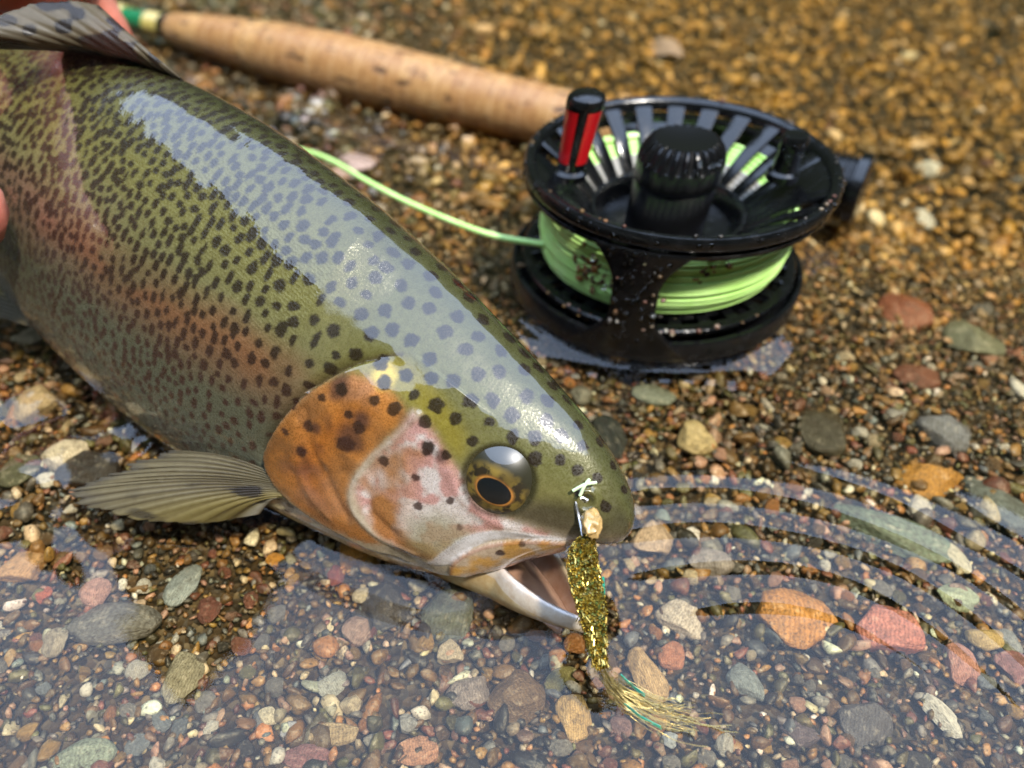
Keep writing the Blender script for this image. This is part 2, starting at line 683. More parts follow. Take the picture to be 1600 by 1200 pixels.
# gill cover: plate with a free rear edge
GILL = [(628, 556), (590, 560), (548, 574), (505, 598), (460, 634), (428, 678), (414, 716), (436, 758), (478, 794), (530, 826), (590, 856), (640, 878)]
COVER = GILL + [(690, 870), (730, 800), (720, 730), (690, 660), (660, 600)]
cov, dcov, inscov = region(COVER)
uvg, p3g = fcurve(GILL, 160)
dg = pdist(p3g)
og = np.argsort(uvg[:, 1])
UG = np.interp(V, uvg[og, 1], uvg[og, 0])
inscov = (U < UG) & (V > uvg[:, 1].min() - .02) & (V < uvg[:, 1].max() + .02)
plate = np.where(inscov, 1, 0)
fade = sstep(.022, .003, dg)
gtop = sstep(.001, .012, np.linalg.norm(near0 - p3g[0], axis=-1)) * sstep(.001, .010, np.linalg.norm(near0 - p3g[-1], axis=-1))
disp += plate * fade * gtop * sstep(0, .0006, dg) * 1.5 * mm
disp -= np.where(inscov, 0, 1) * gtop * np.exp(-(dg / .0014)**2) * 1.5 * mm
PREO = [(655, 648), (618, 684), (578, 722), (553, 762), (560, 796), (600, 834), (650, 862)]
uvp, p3p = fcurve(PREO, 110)
dp = pdist(p3p)
disp += np.exp(-(dp / .0008)**2) * .35 * mm
for ln, a, wd in (([(640, 668), (606, 705), (582, 745), (580, 790), (618, 830)], -.5, .0012), ([(484, 640), (490, 690), (510, 740), (545, 800)], -.45, .001),
                  ([(470, 660), (466, 710), (490, 765), (520, 800)], .35, .0012), ([(515, 630), (535, 690), (560, 740)], .25, .0018),
                  ([(700, 735), (722, 775), (770, 815), (830, 832)], .35, .0012), ([(628, 820), (640, 770), (632, 720)], .3, .001)):
    _, p3 = fcurve(ln, 60)
    disp += a * mm * np.exp(-(pdist(p3) / wd)**2)
MAX = [(702, 886), (712, 868), (750, 851), (800, 843), (850, 842), (884, 846), (878, 857), (836, 868), (796, 884), (740, 891)]
mx_, dmx, imx = region(MAX, .0006)
disp += mx_ * .9 * mm
MEM = [(668, 876), (700, 852), (740, 834), (800, 829), (860, 838), (886, 843), (800, 841), (748, 850), (708, 874)]
mem, _, _ = region(MEM, .0006)
disp += mem * .2 * mm
ei = onfish(779, 752)
EYE0 = near0[ei]
EYEN = N0[ei]
de = np.linalg.norm(near0 - EYE0, axis=-1)
ER = 53 * pxm(EYE0)
disp -= .9 * mm * sstep(1.15, .8, de / ER)
nz = onfish(917, 783)
dn = np.linalg.norm(near0 - near0[nz], axis=-1)
disp += .5 * mm * np.exp(-((dn - .0017) / .0007)**2) - 1.0 * mm * np.exp(-(dn / .0011)**2)
disp += (fnoise(near0 * 160, 5) - .5) * .25 * mm * sstep(.02, .06, Sg)
near = near0 + N0 * disp[..., None]

# ------------------------------------------------------------------ the trout: pigment
def lerp(a, b, t):
    return a + (np.asarray(b) - a) * np.asarray(t)[..., None]


vk = np.array([0, .06, .16, .30, .40, .455, .50, .545, .60, .70, .80, .88, 1.0])
vc = np.array([(.040, .042, .010), (.055, .055, .012), (.105, .098, .016), (.165, .150, .022), (.19, .175, .045), (.22, .14, .045), (.29, .115, .035),
               (.23, .14, .06), (.155, .155, .08), (.16, .17, .105), (.19, .195, .14), (.28, .28, .23), (.50, .49, .43)])
wob = V + (fnoise(near0 * 70, 21) - .5) * .06
col = np.stack([np.interp(wob, vk, vc[:, k]) for k in range(3)], -1)
# the flush reddens and widens toward the tail
st = np.exp(-((wob - .49) / .055)**2)
col = lerp(col, (.40, .16, .10), st * sstep(.40, .56, Sg) * .7)
col = lerp(col, (.34, .14, .035), st * sstep(.40, .30, Sg) * sstep(.2, .25, Sg) * .6)
gy_ = col.mean(-1, keepdims=True)
col = (col * .80 + gy_ * .20) * (.66 + .24 * sstep(.50, .25, V))[..., None]
patch = fnoise(near0 * np.array([60, 60, 90]), 27)
col = lerp(col, (.10, .092, .045), st * sstep(.42, .62, patch) * .5)
# head
hd = sstep(.245, .2, Sg)
headcol = np.stack([np.interp(wob, [0, .1, .3, .45, .6, .75, .9, 1], c) for c in
                    ([.050, .062, .105, .150, .34, .44, .55, .6], [.050, .062, .100, .132, .27, .37, .5, .56], [.018, .022, .030, .045, .16, .25, .40, .48])], -1)
col = lerp(col, headcol, hd)
ORANGE = [(555, 585), (600, 600), (636, 644), (612, 676), (574, 716), (548, 754), (556, 794), (596, 842), (530, 822), (478, 790), (438, 754), (417, 716), (430, 680), (462, 637), (507, 602)]
rg, dorg, _ = region(ORANGE, .0016)
on = fnoise(near0 * 260, 31)
oc = lerp(np.broadcast_to(np.array([.50, .150, .016]), near0.shape), (.24, .065, .014), sstep(.40, .66, on))
oc = lerp(oc, (.30, .13, .10), sstep(.50, .68, fnoise(near0 * 110, 33)) * .6)
oc = lerp(oc, (.62, .32, .10), sstep(.012, .002, dorg) * .35)
col = lerp(col, oc, rg * .95)
PINK = [(650, 644), (676, 668), (700, 715), (730, 760), (770, 800), (830, 824), (884, 842), (800, 830), (740, 835), (690, 868), (640, 862), (604, 838), (570, 792), (560, 756), (588, 714), (622, 678)]
rp, _, _ = region(PINK, .0016)
pn = fnoise(near0 * 330, 41)
pc = lerp(np.broadcast_to(np.array([.70, .38, .33]), near0.shape), (.86, .76, .70), sstep(.40, .58, pn))  # pale flecks put the cheek's sparkle into the colour
pc = lerp(pc, (.50, .20, .06), sstep(.5, .3, fnoise(near0 * 120, 43)))
col = lerp(col, pc, rp * .95)
BRONZE, _, _ = region([(600, 700), (640, 690), (650, 740), (640, 800), (610, 820), (590, 770)], .003)
col = lerp(col, (.42, .20, .06), BRONZE * .45)
GREEN, _, _ = region([(640, 810), (690, 800), (740, 835), (690, 870), (640, 850)], .003)
col = lerp(col, (.36, .33, .17), GREEN * .7)
YEL, _, _ = region([(560, 575), (600, 560), (640, 565), (690, 620), (725, 680), (718, 715), (690, 690), (650, 640), (600, 600)], .002)
col = lerp(col, (.22, .175, .02), YEL * .7)
gp = np.linalg.norm(near0 - near0[onfish(603, 588)], axis=-1)
col = lerp(col, (.50, .37, .06), sstep(.0032, .0012, gp + (on - .5) * .003))
dusk = np.zeros(U.shape)
for px, py, rr0 in ((538, 606, 20), (552, 680, 26), (570, 655, 18), (500, 665, 12), (668, 700, 14), (690, 712, 14), (478, 700, 10)):
    dd = np.linalg.norm(near0 - near0[onfish(px, py)], axis=-1) / (rr0 * pxm(near0[onfish(px, py)]))
    dusk = np.maximum(dusk, sstep(1.25, .35, dd + (on - .5) * 1.1))
col = lerp(col, (.055, .030, .030), dusk * .75)
col = lerp(col, (.58, .52, .42), np.exp(-((dp + (on - .5) * .0008) / .0007)**2) * .4)
col = lerp(col, (.60, .57, .55), mem * .9)
mc = lerp(np.broadcast_to(np.array([.55, .30, .07]), near0.shape), (.52, .40, .28), sstep(.42, .65, pn))
col = lerp(col, mc, mx_)
col = lerp(col, (.22, .05, .04), mx_ * sstep(.0011, .0003, dmx) * .5)
# pale throat under the gill cover, dark lips, roof of the mouth
col = lerp(col, (.82, .79, .72), sstep(.74, .80, wob) * sstep(.27, .23, Sg) * np.where(inscov, 0, 1))
col = lerp(col, (.50, .30, .28), sstep(.80, .9, V) * sstep(.17, .14, Sg))
col = lerp(col, (.035, .028, .02), sstep(.030, .006, Sg) * .7 * sstep(.12, .3, V))
LORE, _, _ = region([(812, 792), (850, 782), (900, 790), (950, 822), (925, 838), (880, 834), (835, 822), (800, 806)], .002)
col = lerp(col, (.040, .032, .016), LORE * .85)
# gill slit shade put into the skin colour along the free edge
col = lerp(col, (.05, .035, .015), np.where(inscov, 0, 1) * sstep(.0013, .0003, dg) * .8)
# orbit rim
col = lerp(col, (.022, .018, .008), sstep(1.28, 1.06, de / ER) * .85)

spots = []                                        # (centre, axial radius, dorsoventral radius, strength)
for px, py, r in [(555, 554, 11), (516, 576, 11), (480, 603, 8), (597, 566, 12), (601, 598, 12), (636, 588, 12), (650, 618, 9), (684, 634, 12), (666, 658, 11),
                  (712, 654, 11), (620, 638, 12), (588, 624, 9), (549, 645, 8), (486, 662, 11), (453, 671, 7), (462, 632, 9), (478, 702, 10), (544, 692, 15),
                  (564, 666, 11), (538, 608, 12), (600, 722, 10), (668, 700, 12), (418, 682, 6), (696, 712, 9), (648, 746, 8), (702, 782, 7), (718, 822, 6),
                  (782, 858, 8), (815, 846, 6), (525, 556, 8), (740, 690, 10), (765, 660, 9), (655, 790, 8), (512, 620, 8)]:
    i = onfish(px, py)
    r3 = r * pxm(near0[i])
    spots.append((near0[i], r3, r3, .93 if (r > 6) else .75))
nfix = len(spots)
cen = [s[0] for s in spots]
area = np.linalg.norm(np.gradient(near0, axis=0), axis=-1) * np.linalg.norm(np.gradient(near0, axis=1), axis=-1)
prob = (area * (V < .86) * (Sg > .012)).ravel()
cand = rng.choice(prob.size, 60000, p=prob / prob.sum())
CA = np.zeros((4200, 3))
CA[:nfix] = np.array(cen)
nc = nfix
for k in cand:
    i = np.unravel_index(k, U.shape)
    p, s, v = near0[i], Sg[i], V[i]
    if s < .215:                                   # head: only the crown, neat round dots
        if v > .34 or rg[i] > .1 or rp[i] > .1 or de[i] < ER * 1.25 or cov[i] > .2: continue
        dmin, ra, rb, stg = .0038, .00138, .00138, .95
        if s < .06: dmin, ra, rb = .0036, .00108, .00108
    else:
        if v > .84 or rng.random() < sstep(.62, .84, v) * .75: continue
        if cov[i] > .3 or dg[i] < .0015: continue
        f = float(np.interp(v, [0, .35, .5, .65, .84], [1, 1.0, .95, .85, .6]))
        hk = float(sstep(.36, .22, s))                 # rounder and wider set toward the head
        dmin = (.00222 + .0012 * hk) * rng.uniform(.85, 1.2) * (.92 if v > .55 else 1)
        ra = (.00096 + .00026 * hk) * f * rng.uniform(.7, 1.25)
        rb = (.00138 + .00000 * hk) * f * rng.uniform(.65, 1.3)
        stg = .93 if v < .7 else .8
    if np.min(np.sum((CA[:nc] - p)**2, 1)) < dmin**2: continue
    CA[nc] = p
    nc += 1
    spots.append((p, ra, rb, stg))
    if nc >= 4150: break
wn1 = fnoise(near0 * 900, 51) - .5
mask = np.zeros(U.shape)
Dg = np.broadcast_to(D[:, None], near0.shape)
for c0, ra, rb, stg in spots:
    j = np.unravel_index(np.argmin(((near0[::4, ::4] - c0)**2).sum(-1)), near0[::4, ::4].shape[:2])
    i0, j0 = j[0] * 4, j[1] * 4
    rr = max(ra, rb) * 1.8
    hs = 30 if i0 > 60 else 100
    sl = (slice(max(0, i0 - hs), i0 + hs), slice(max(0, j0 - 48), j0 + 48))
    e = near0[sl] - c0
    a = (e * Dg[sl]).sum(-1)
    b2 = np.maximum((e**2).sum(-1) - a * a, 0)
    tilt = a
    d = np.sqrt((tilt / ra)**2 + b2 / rb**2) + wn1[sl] * .9
    mask[sl] = np.maximum(mask[sl], stg * sstep(1.16, .82, d))
brown = lerp(np.broadcast_to(np.array([.016, .010, .006]), near0.shape), (.035, .014, .010), sstep(.4, .6, V))
col = col * (1 - mask[..., None]) + brown * mask[..., None]
metal = .10 + .36 * rp + .32 * rg + .2 * sstep(.4, .6, V) * (1 - hd)
metal = np.clip(metal, 0, .6) * (1 - mask)

# mirror to the far flank: one closed skin
far = near0[:, 1:-1][:, ::-1]
Cc = np.broadcast_to(C[:, None], near.shape)
lc = l[:, None]
rel = near - Cc
mir = near - 2 * (rel * lc).sum(-1, keepdims=True) * lc
full = np.concatenate([near, mir[:, 1:-1][:, ::-1]], 1)
fcol = np.concatenate([col, col[:, 1:-1][:, ::-1]], 1)
fmet = np.concatenate([metal, metal[:, 1:-1][:, ::-1]], 1)
arc = np.cumsum(np.concatenate([[[0]] * 1, np.zeros((1, 0))], 1)) if False else None
girth = np.concatenate([np.zeros((NS, 1)), np.cumsum(np.linalg.norm(np.diff(near0, axis=1), axis=-1), 1)], 1)
suv = np.stack([np.broadcast_to(s_[:, None] * SL, girth.shape), girth, hd * np.ones_like(girth)], -1)
fsuv = np.concatenate([suv, suv[:, 1:-1][:, ::-1]], 1)
nfull = full.shape[1]
faces = gridfaces(NS, nfull, True)

m = NT('trout_skin')
at = m.n('ShaderNodeAttribute', attribute_name='Col')
ua = m.n('ShaderNodeAttribute', attribute_name='skin')
gpos = m.geo()
n1 = m.noise(gpos, 900, 4, .6)
n2 = m.noise(gpos, 2600, 2, .5)
cc = m.mix(m.ramp(n1, [(.35, (.45,) * 3), (.65, (0,) * 3)]), at.outputs['Color'], m.mix(1, at.outputs['Color'], (.55, .5, .42), 'MULTIPLY'))
m.l(cc, m.b.inputs['Base Color'])
m.l(at.outputs['Alpha'], m.b.inputs['Metallic'])
m.l(m.ramp(n2, [(.35, (.16,) * 3), (.65, (.5,) * 3)]), m.b.inputs['Roughness'])
m.b.inputs['Specular IOR Level'].default_value = .22
m.set(Coat_Weight=1.0, Coat_Roughness=.035, Coat_IOR=1.6)
# scales: small offset cells along the flank
su = m.n('ShaderNodeSeparateXYZ')
m.l(ua.outputs['Vector'], su.inputs[0])
vor = m.n('ShaderNodeTexVoronoi')
vor.inputs['Scale'].default_value = 1300
vor.inputs['Randomness'].default_value = .55
m.l(ua.outputs['Vector'], vor.inputs['Vector'])
sc_amt = m.math('SUBTRACT', 1.0, m.math('MULTIPLY', su.outputs[2], .8))
h = m.math('MULTIPLY', m.math('ADD', vor.outputs['Distance'], m.math('MULTIPLY', n2, .8)), sc_amt)
m.bump(h, .32, .0004, ('Normal',))
bp = m.n('ShaderNodeBump')
bp.inputs['Strength'].default_value = .035
bp.inputs['Distance'].default_value = .0004
m.l(m.math('ADD', m.math('MULTIPLY', m.math('MULTIPLY', vor.outputs['Distance'], sc_amt), .5), m.math('MULTIPLY', m.noise(gpos, 500, 3), sc_amt)), bp.inputs['Height'])
m.l(bp.outputs[0], m.b.inputs['Coat Normal'])
M['trout'] = m.m

trout = empty('rainbow_trout', tuple(fpt(.4, np.array(0.), np.array(-.04))))
tag(trout, 'spotted rainbow trout with orange gill cover lying half in the water', 'fish')
colA = np.concatenate([fcol.reshape(-1, 3), fmet.reshape(-1, 1)], 1)
fv = full.reshape(-1, 3)
tip0 = FP['pos'] + 0
body = mesh('body', fv, faces, M['trout'], trout, col=colA, uv=fsuv.reshape(-1, 3))
bm = bmesh.new()
bm.from_mesh(body.data)
bmesh.ops.holes_fill(bm, edges=[e for e in bm.edges if e.is_boundary], sides=0)
bmesh.ops.recalc_face_normals(bm, faces=bm.faces)
bm.to_mesh(body.data)
bm.free()
body.data.polygons.foreach_set('use_smooth', np.ones(len(body.data.polygons), bool))

# eyes
EB = ER
ER = ER * 1.75
m = NT('trout_eye')
oc_ = m.obj()
sx = m.n('ShaderNodeSeparateXYZ')
m.l(oc_, sx.inputs[0])
rx = m.math('POWER', m.math('DIVIDE', m.math('MULTIPLY', sx.outputs[0], .95), ER), 2.0)
ry = m.math('POWER', m.math('DIVIDE', m.math('MULTIPLY', sx.outputs[1], 1.34), ER), 2.0)
ang = m.math('SQRT', m.math('ADD', rx, ry))
nn = m.noise(oc_, 420, 4)
angn = m.math('ADD', ang, m.math('MULTIPLY', m.math('SUBTRACT', nn, .5), .10))
iris = m.mix(m.ramp(nn, [(.44, (0,) * 3), (.54, (1,) * 3)]), (.006, .005, .003), (.17, .115, .02))
stops = m.ramp(m.math('DIVIDE', angn, 1.6), [(.195, (.40, .165, .03)), (.212, (.20, .085, .018)), (.25, (.11, .065, .012))])
c = m.mix(m.ramp(m.math('DIVIDE', ang, 1.6), [(.205, (0,) * 3), (.235, (1,) * 3)]), stops, iris)
pup = m.ramp(m.math('DIVIDE', ang, 1.6), [(.180, (1,) * 3), (.192, (0,) * 3)])
c = m.mix(m.ramp(m.noise(oc_, 210, 2), [(.40, (.75,) * 3), (.60, (0,) * 3)]), c, (.03, .018, .006))
c = m.mix(pup, c, (.002, .003, .004))
rim = m.ramp(m.math('DIVIDE', ang, 1.6), [(.30, (0,) * 3), (.40, (1,) * 3)])
c = m.mix(rim, c, (.02, .018, .008))
m.l(c, m.b.inputs['Base Color'])
m.set(Roughness=.35, Coat_Weight=1, Coat_Roughness=.01, Coat_IOR=1.6)
M['eye'] = m.m


def eye_obj(centre, axis):
    bm = bmesh.new()
    bmesh.ops.create_uvsphere(bm, u_segments=48, v_segments=32, radius=ER)
    me = bpy.data.meshes.new('eye')
    bm.to_mesh(me)
    bm.free()
    o = link('eye', me, M['eye'], None)
    az_ = Vector(axis).normalized()
    mj = Vector((.87, -.49 * ST, -.49 * CT))               # long axis of the pupil
    mj = (mj - az_ * mj.dot(az_)).normalized()
    mw = Matrix.Translation(Vector(centre)) @ Matrix((mj, az_.cross(mj), az_)).transposed().to_4x4()
    o.parent = trout
    o.matrix_parent_inverse = Matrix.Translation(-trout.location)
    o.matrix_basis = mw
    return o


EC = EYE0 - EYEN * ER * .885
ray = P(771, 769, 0) - np.array([0, 0, CAM_H])
ray /= np.linalg.norm(ray)
oc3 = np.array([0, 0, CAM_H]) - EC
bq = oc3 @ ray
hit = np.array([0, 0, CAM_H]) + ray * (-bq - math.sqrt(max(bq * bq - (oc3 @ oc3 - ER * ER), 1e-9)))
PAX = (hit - EC) / ER
eye_obj(EC, PAX)
lE, CE = l[ei[0]], C[ei[0]]
eye_obj(EC - 2 * ((EC - CE) @ lE) * lE, PAX - 2 * (PAX @ lE) * lE)

# lower jaw: an open scoop hung under the head
tipJ = P2(921, 970, -.0040)
sJ = .09
CJ, DJ, lJ, uJ = [a for a in fframe(np.array(sJ))]
tJ, bJ, wJ = fprof(np.array(sJ))
cornerN = near0[onfish(783, 882)]
latc = .0112
cornerMid = cornerN - lJ * latc - uJ * .0006
throat = fpt(np.array(.19), np.array(0.), -fprof(np.array(.19))[1] * 1.03)
nt_, na_ = 60, 40
tt = np.linspace(-1.3, 1, nt_)
jv, jc = [], []
keel1 = tipJ - uJ * .0030
for layer, sh in ((0, 0.), (1, .0009)):
    for t0 in tt:
        tc_ = max(t0, 0)
        wv = latc * (1 - tc_**1.45)**.85 if t0 > 0 else latc * (1 + .10 * -t0)
        mid = cornerMid + (tipJ - cornerMid) * t0 if t0 > 0 else cornerMid + DJ * (.014 * -t0) - uJ * .001 * -t0
        mid = mid - uJ * .0004 * math.sin(math.pi * tc_)
        kl = mid - uJ * (.0120 - .0090 * t0 if t0 > 0 else .0120 + .0016 * -t0)
        depth = (mid - kl) @ uJ
        ax = (kl - mid) + uJ * depth
        depth = max(depth - sh * 1.2, .0006)
        wv = max(wv - sh, .0004)
        for a in np.linspace(0, np.pi, na_):
            cz = math.sin(a)**.85
            jv.append(mid + lJ * wv * math.copysign(abs(math.cos(a))**.8, math.cos(a)) - uJ * depth * cz + ax * cz)
            rimk = 1 - sstep(0, .28, np.array(cz))
            keelk = sstep(.78, .98, np.array(cz))
            if layer == 0:
                c = np.array([.66, .60, .50]) * (1 - keelk) + np.array([.72, .69, .62]) * keelk
                g = math.exp(-((cz - .80) / .12)**2)
                c = c * (1 - .5 * g) + np.array([.58, .44, .20]) * .5 * g
                c = c * (1 - rimk * .7) + np.array([.74, .72, .73]) * rimk * .7
            else:
                c = np.array([.40, .27, .27]) * (1 - rimk) + np.array([.66, .62, .63]) * rimk
            jc.append(c)
jv = np.array(jv)
jc = np.array(jc)
f0 = gridfaces(nt_, na_)
f1 = gridfaces(nt_, na_)[:, ::-1] + nt_ * na_
i = np.arange(nt_ - 1)
r1 = np.stack([i * na_, (i + 1) * na_, (i + 1) * na_ + nt_ * na_, i * na_ + nt_ * na_], -1)
r2 = np.stack([(i + 1) * na_ + na_ - 1, i * na_ + na_ - 1, i * na_ + na_ - 1 + nt_ * na_, (i + 1) * na_ + na_ - 1 + nt_ * na_], -1)
jf = np.concatenate([f0, f1, r1, r2])
m = NT('jaw_skin')
at = m.n('ShaderNodeAttribute', attribute_name='Col')
g = m.noise(m.geo(), 420, 6, .65)
m.l(m.mix(m.ramp(g, [(.35, (.75,) * 3), (.65, (0,) * 3)]), at.outputs['Color'], m.mix(1, at.outputs['Color'], (.75, .6, .45), 'MULTIPLY')), m.b.inputs['Base Color'])
m.set(Roughness=.4, Coat_Weight=.7, Coat_Roughness=.10, Metallic=.05)
m.bump(g, .25, .0004)
M['jaw'] = m.m
jaw = mesh('lower_jaw', jv, jf, M['jaw'], trout, col=jc)
bm = bmesh.new(); bm.from_mesh(jaw.data); bmesh.ops.recalc_face_normals(bm, faces=bm.faces); bm.to_mesh(jaw.data); bm.free()
# tongue
tv = []
for t0 in np.linspace(.0, .80, 24):
    wv = max(latc * .5 * (1 - (t0 / .82)**3)**.5, 2e-4)
    mid = cornerMid + (tipJ - cornerMid) * t0 - uJ * (.0045 + .001 * t0)
    for a in np.linspace(0, 2 * np.pi, 20, endpoint=False):
        tv.append(mid + lJ * wv * math.cos(a) + uJ * .0022 * math.sin(a))
mesh('tongue', np.array(tv), gridfaces(24, 20, True), M['mouth'], trout)

# fins -------------------------------------------------------------
m = NT('fin_skin')
at = m.n('ShaderNodeAttribute', attribute_name='Col')
g = m.noise(m.geo(), 700, 3)
m.l(m.mix(m.ramp(g, [(.3, (.3,) * 3), (.7, (0,) * 3)]), at.outputs['Color'], m.mix(1, at.outputs['Color'], (.5, .45, .4), 'MULTIPLY')), m.b.inputs['Base Color'])
m.set(Roughness=.5, Coat_Weight=.15, Coat_Roughness=.15)
m.b.inputs['Specular IOR Level'].default_value = .3
m.b.inputs['Transmission Weight'].default_value = 0
m.b.inputs['Alpha'].default_value = .86
M['fin'] = m.m


def fin(name, rootc, tipc, nray, bulge, colfn, ragged=.05, thick=.0005, sub=7, nl=44, seed=1, wave=.0004):
    """fan of rays between a root curve and a tip curve (3-D), membrane between them"""
    nu = nray * sub
    a = curve(rootc, nu)
    b = curve(tipc, nu)
    tl = np.linspace(0, 1, nl)
    k = np.arange(nu)
    rr = np.random.default_rng(seed)
    rag = 1 - ragged * rr.random(nray)[k // sub] - ragged * .6 * (np.abs((k % sub) / sub - .5) < .12)
    ridge = np.cos(2 * np.pi * k / sub)
    base = a[:, None] + (b - a)[:, None] * (tl[None] * rag[:, None])[..., None]
    base = base + np.asarray(bulge)[None, None] * (np.sin(np.pi * tl**.8))[None, :, None]
    n = gnormals(base)
    base = base + n * (ridge[:, None] * wave * (1 - .5 * tl)[None])[..., None]
    c = colfn(k[:, None] / nu, tl[None] * np.ones((nu, 1)), ridge[:, None] * np.ones((1, nl)), base)
    V2 = np.concatenate([(base + n * thick / 2).reshape(-1, 3), (base - n * thick / 2).reshape(-1, 3)])
    f0 = gridfaces(nu, nl)
    m_ = nu * nl
    ed = np.concatenate([np.arange(nl), np.arange(1, nu) * nl + nl - 1, (nu - 1) * nl + np.arange(nl - 2, -1, -1), np.arange(nu - 2, 0, -1) * nl])
    e2 = np.roll(ed, -1)
    f = np.concatenate([f0, f0[:, ::-1] + m_, np.stack([e2, ed, ed + m_, e2 + m_], -1)])
    return mesh(name, V2, f, M['fin'], trout, col=np.concatenate([c.reshape(-1, 3)] * 2))


def pect_col(u_, v_, rd, p):
    c = np.broadcast_to(np.array([.10, .082, .042]), p.shape) * 1.0
    c = lerp(c, (.165, .140, .08), sstep(-.2, .9, rd) * .7)
    c = lerp(c, (.035, .022, .012), sstep(-.75, -1, rd) * sstep(.1, .3, v_) * .85)
    c = lerp(c, (.20, .155, .04), sstep(.55, .85, u_) * .6)
    c = lerp(c, (.52, .50, .40), sstep(.93, .985, u_))
    c = lerp(c, (.05, .045, .04), sstep(.82, 1, v_) * sstep(.75, .4, u_) * .7)
    n = fnoise(p * 330, 61, 2)
    n2 = vnoise(p * np.array([150, 420, 420]), 62)
    c = lerp(c, (.018, .014, .012), sstep(.70, .78, n2) * sstep(.5, .8, u_ + .25 * (1 - v_)) * .9)
    return c


def PW(lst):
    return [P(*q) for q in lst]


def PW2(lst):
    return [P2(*q) for q in lst]


bz = lambda x, y: near0[onfish(x, y)] + N0[onfish(x, y)] * .0003
fin('pectoral_fin', [bz(432, 742), bz(444, 756), bz(452, 768), bz(458, 780)],
    PW([(262, 702, .0085), (205, 722, .0080), (150, 748, .0060), (97, 767, .0030), (130, 792, .0030), (200, 812, .0034), (300, 820, .0036), (405, 803, .0040)]), 17,
    np.array([0, 0, .0026]), pect_col, .07, thick=.0003, wave=.00022)


def dors_col(u_, v_, rd, p):
    c = np.broadcast_to(np.array([.10, .082, .05]), p.shape) * 1.0
    c = lerp(c, (.05, .042, .03), sstep(.35, .8, u_) * .6)
    c = lerp(c, (.17, .14, .09), sstep(.3, .95, rd) * .12)
    n2 = vnoise(p * np.array([300, 300, 420]), 71)
    c = lerp(c, (.014, .012, .012), sstep(.44, .54, n2) * .95)
    return c


sb = np.linspace(.470, .60, 7)
tb, _, _ = fprof(sb)
rootd = fpt(sb, np.zeros(7), tb * .985)
tipd = PW2([(152, 6, .0780), (105, 0, .0800), (50, 6, .0800), (0, 22, .0790), (-50, 40, .0780), (-100, 55, .0770), (-150, 70, .0760)])
fin('dorsal_fin', rootd, tipd, 11, np.array([.002, -.004, .001]), dors_col, .02, seed=4, wave=.00022, thick=.0003)
# fins out of the picture, so that the fish is whole from another side
sb = np.linspace(.52, .58, 4)
_, bb, wb = fprof(sb)
for sg in (1, -1):
    ro = fpt(sb, sg * wb * .35, -bb * .9)
    Cq, Dq, lq, uq = fframe(sb)
    fin('pelvic_fin', ro, ro + Dq * .035 - uq * .006 + lq * sg * .012, 8, np.array([0, 0, 0]), pect_col, .05, seed=6)
sb = np.linspace(.985, 1.0, 4)
zz = np.linspace(-1, 1, 4)
ro = fpt(np.full(4, .985), np.zeros(4), zz * .014)
Cq, Dq, lq, uq = fframe(np.full(7, .985))
z7 = np.linspace(-1, 1, 7)
te = fpt(np.full(7, .985), np.zeros(7), z7 * .040) + Dq * (.045 + .012 * np.abs(z7))[:, None]
fin('tail_fin', ro, te, 18, np.array([0, 0, 0]), dors_col, .04, seed=8)
sb = np.linspace(.70, .78, 4)
_, bb, _ = fprof(sb)
ro = fpt(sb, np.zeros(4), -bb * .97)
Cq, Dq, lq, uq = fframe(sb)
fin('anal_fin', ro, ro + Dq * .016 - uq * np.array([.026, .028, .02, .012])[:, None], 9, np.array([0, 0, 0]), pect_col, .05, seed=9)

# ------------------------------------------------------------------ the reel
RC = P(1064, 249, .0388) * np.array([1, 1, 0])
RK, ZK, ZC, SHX = .930, .881, .0084, .11                 # the reel is laid out at nominal size, then brought to its real size and height


def RPx(px, py, z):
    p = P(px, py, z)
    return np.array([RC[0] + (p[0] - RC[0]) / RK, RC[1] + (p[1] - RC[1]) / RK, (z - ZC) / ZK])


reel = empty('fly_reel', (RC[0], RC[1], .0018))
tag(reel, 'black fly reel with red and black handle lying flat in the shallows', 'fishing reel')


def at_px_angle(px, py, z):
    p = RPx(px, py, z * ZK + ZC) - RC
    return math.atan2(p[1], p[0]), math.hypot(p[0], p[1])


K = 128
# back frame: thick outer ring and a floor plate with spokes
v, f = lathe([(.0375, -.0075), (.0447, -.0075), (.0455, -.0067), (.0455, -.0004), (.0452, .0001), (.0440, .0002), (.0437, -.0004), (.0434, -.0034), (.0375, -.0040)], RC, K, closed_prof=True)
pymesh('back_frame', v, f, M['black'], reel)
v, f = lathe([(.0, -.0072), (.016, -.0072), (.016, -.0030), (.012, -.0020), (.0, -.0020)], RC, 64)
pymesh('back_hub', v, f, M['black'], reel)
for k in range(22):
    a = 2 * math.pi * k / 22 + .1
    ca, sa = math.cos(a), math.sin(a)
    q = []
    for r, hw in ((.0155, .0013), (.0380, .0022)):
        for sgn in (-1, 1):
            for z in (-.0068, -.0044):
                q.append((RC[0] + r * ca - sgn * hw * sa, RC[1] + r * sa + sgn * hw * ca, z))
    f = [(0, 1, 3, 2), (4, 6, 7, 5), (0, 4, 5, 1), (2, 3, 7, 6), (1, 5, 7, 3), (0, 2, 6, 4)]
    pymesh('back_spoke', q, f, M['black'], reel, bevel=.0004)
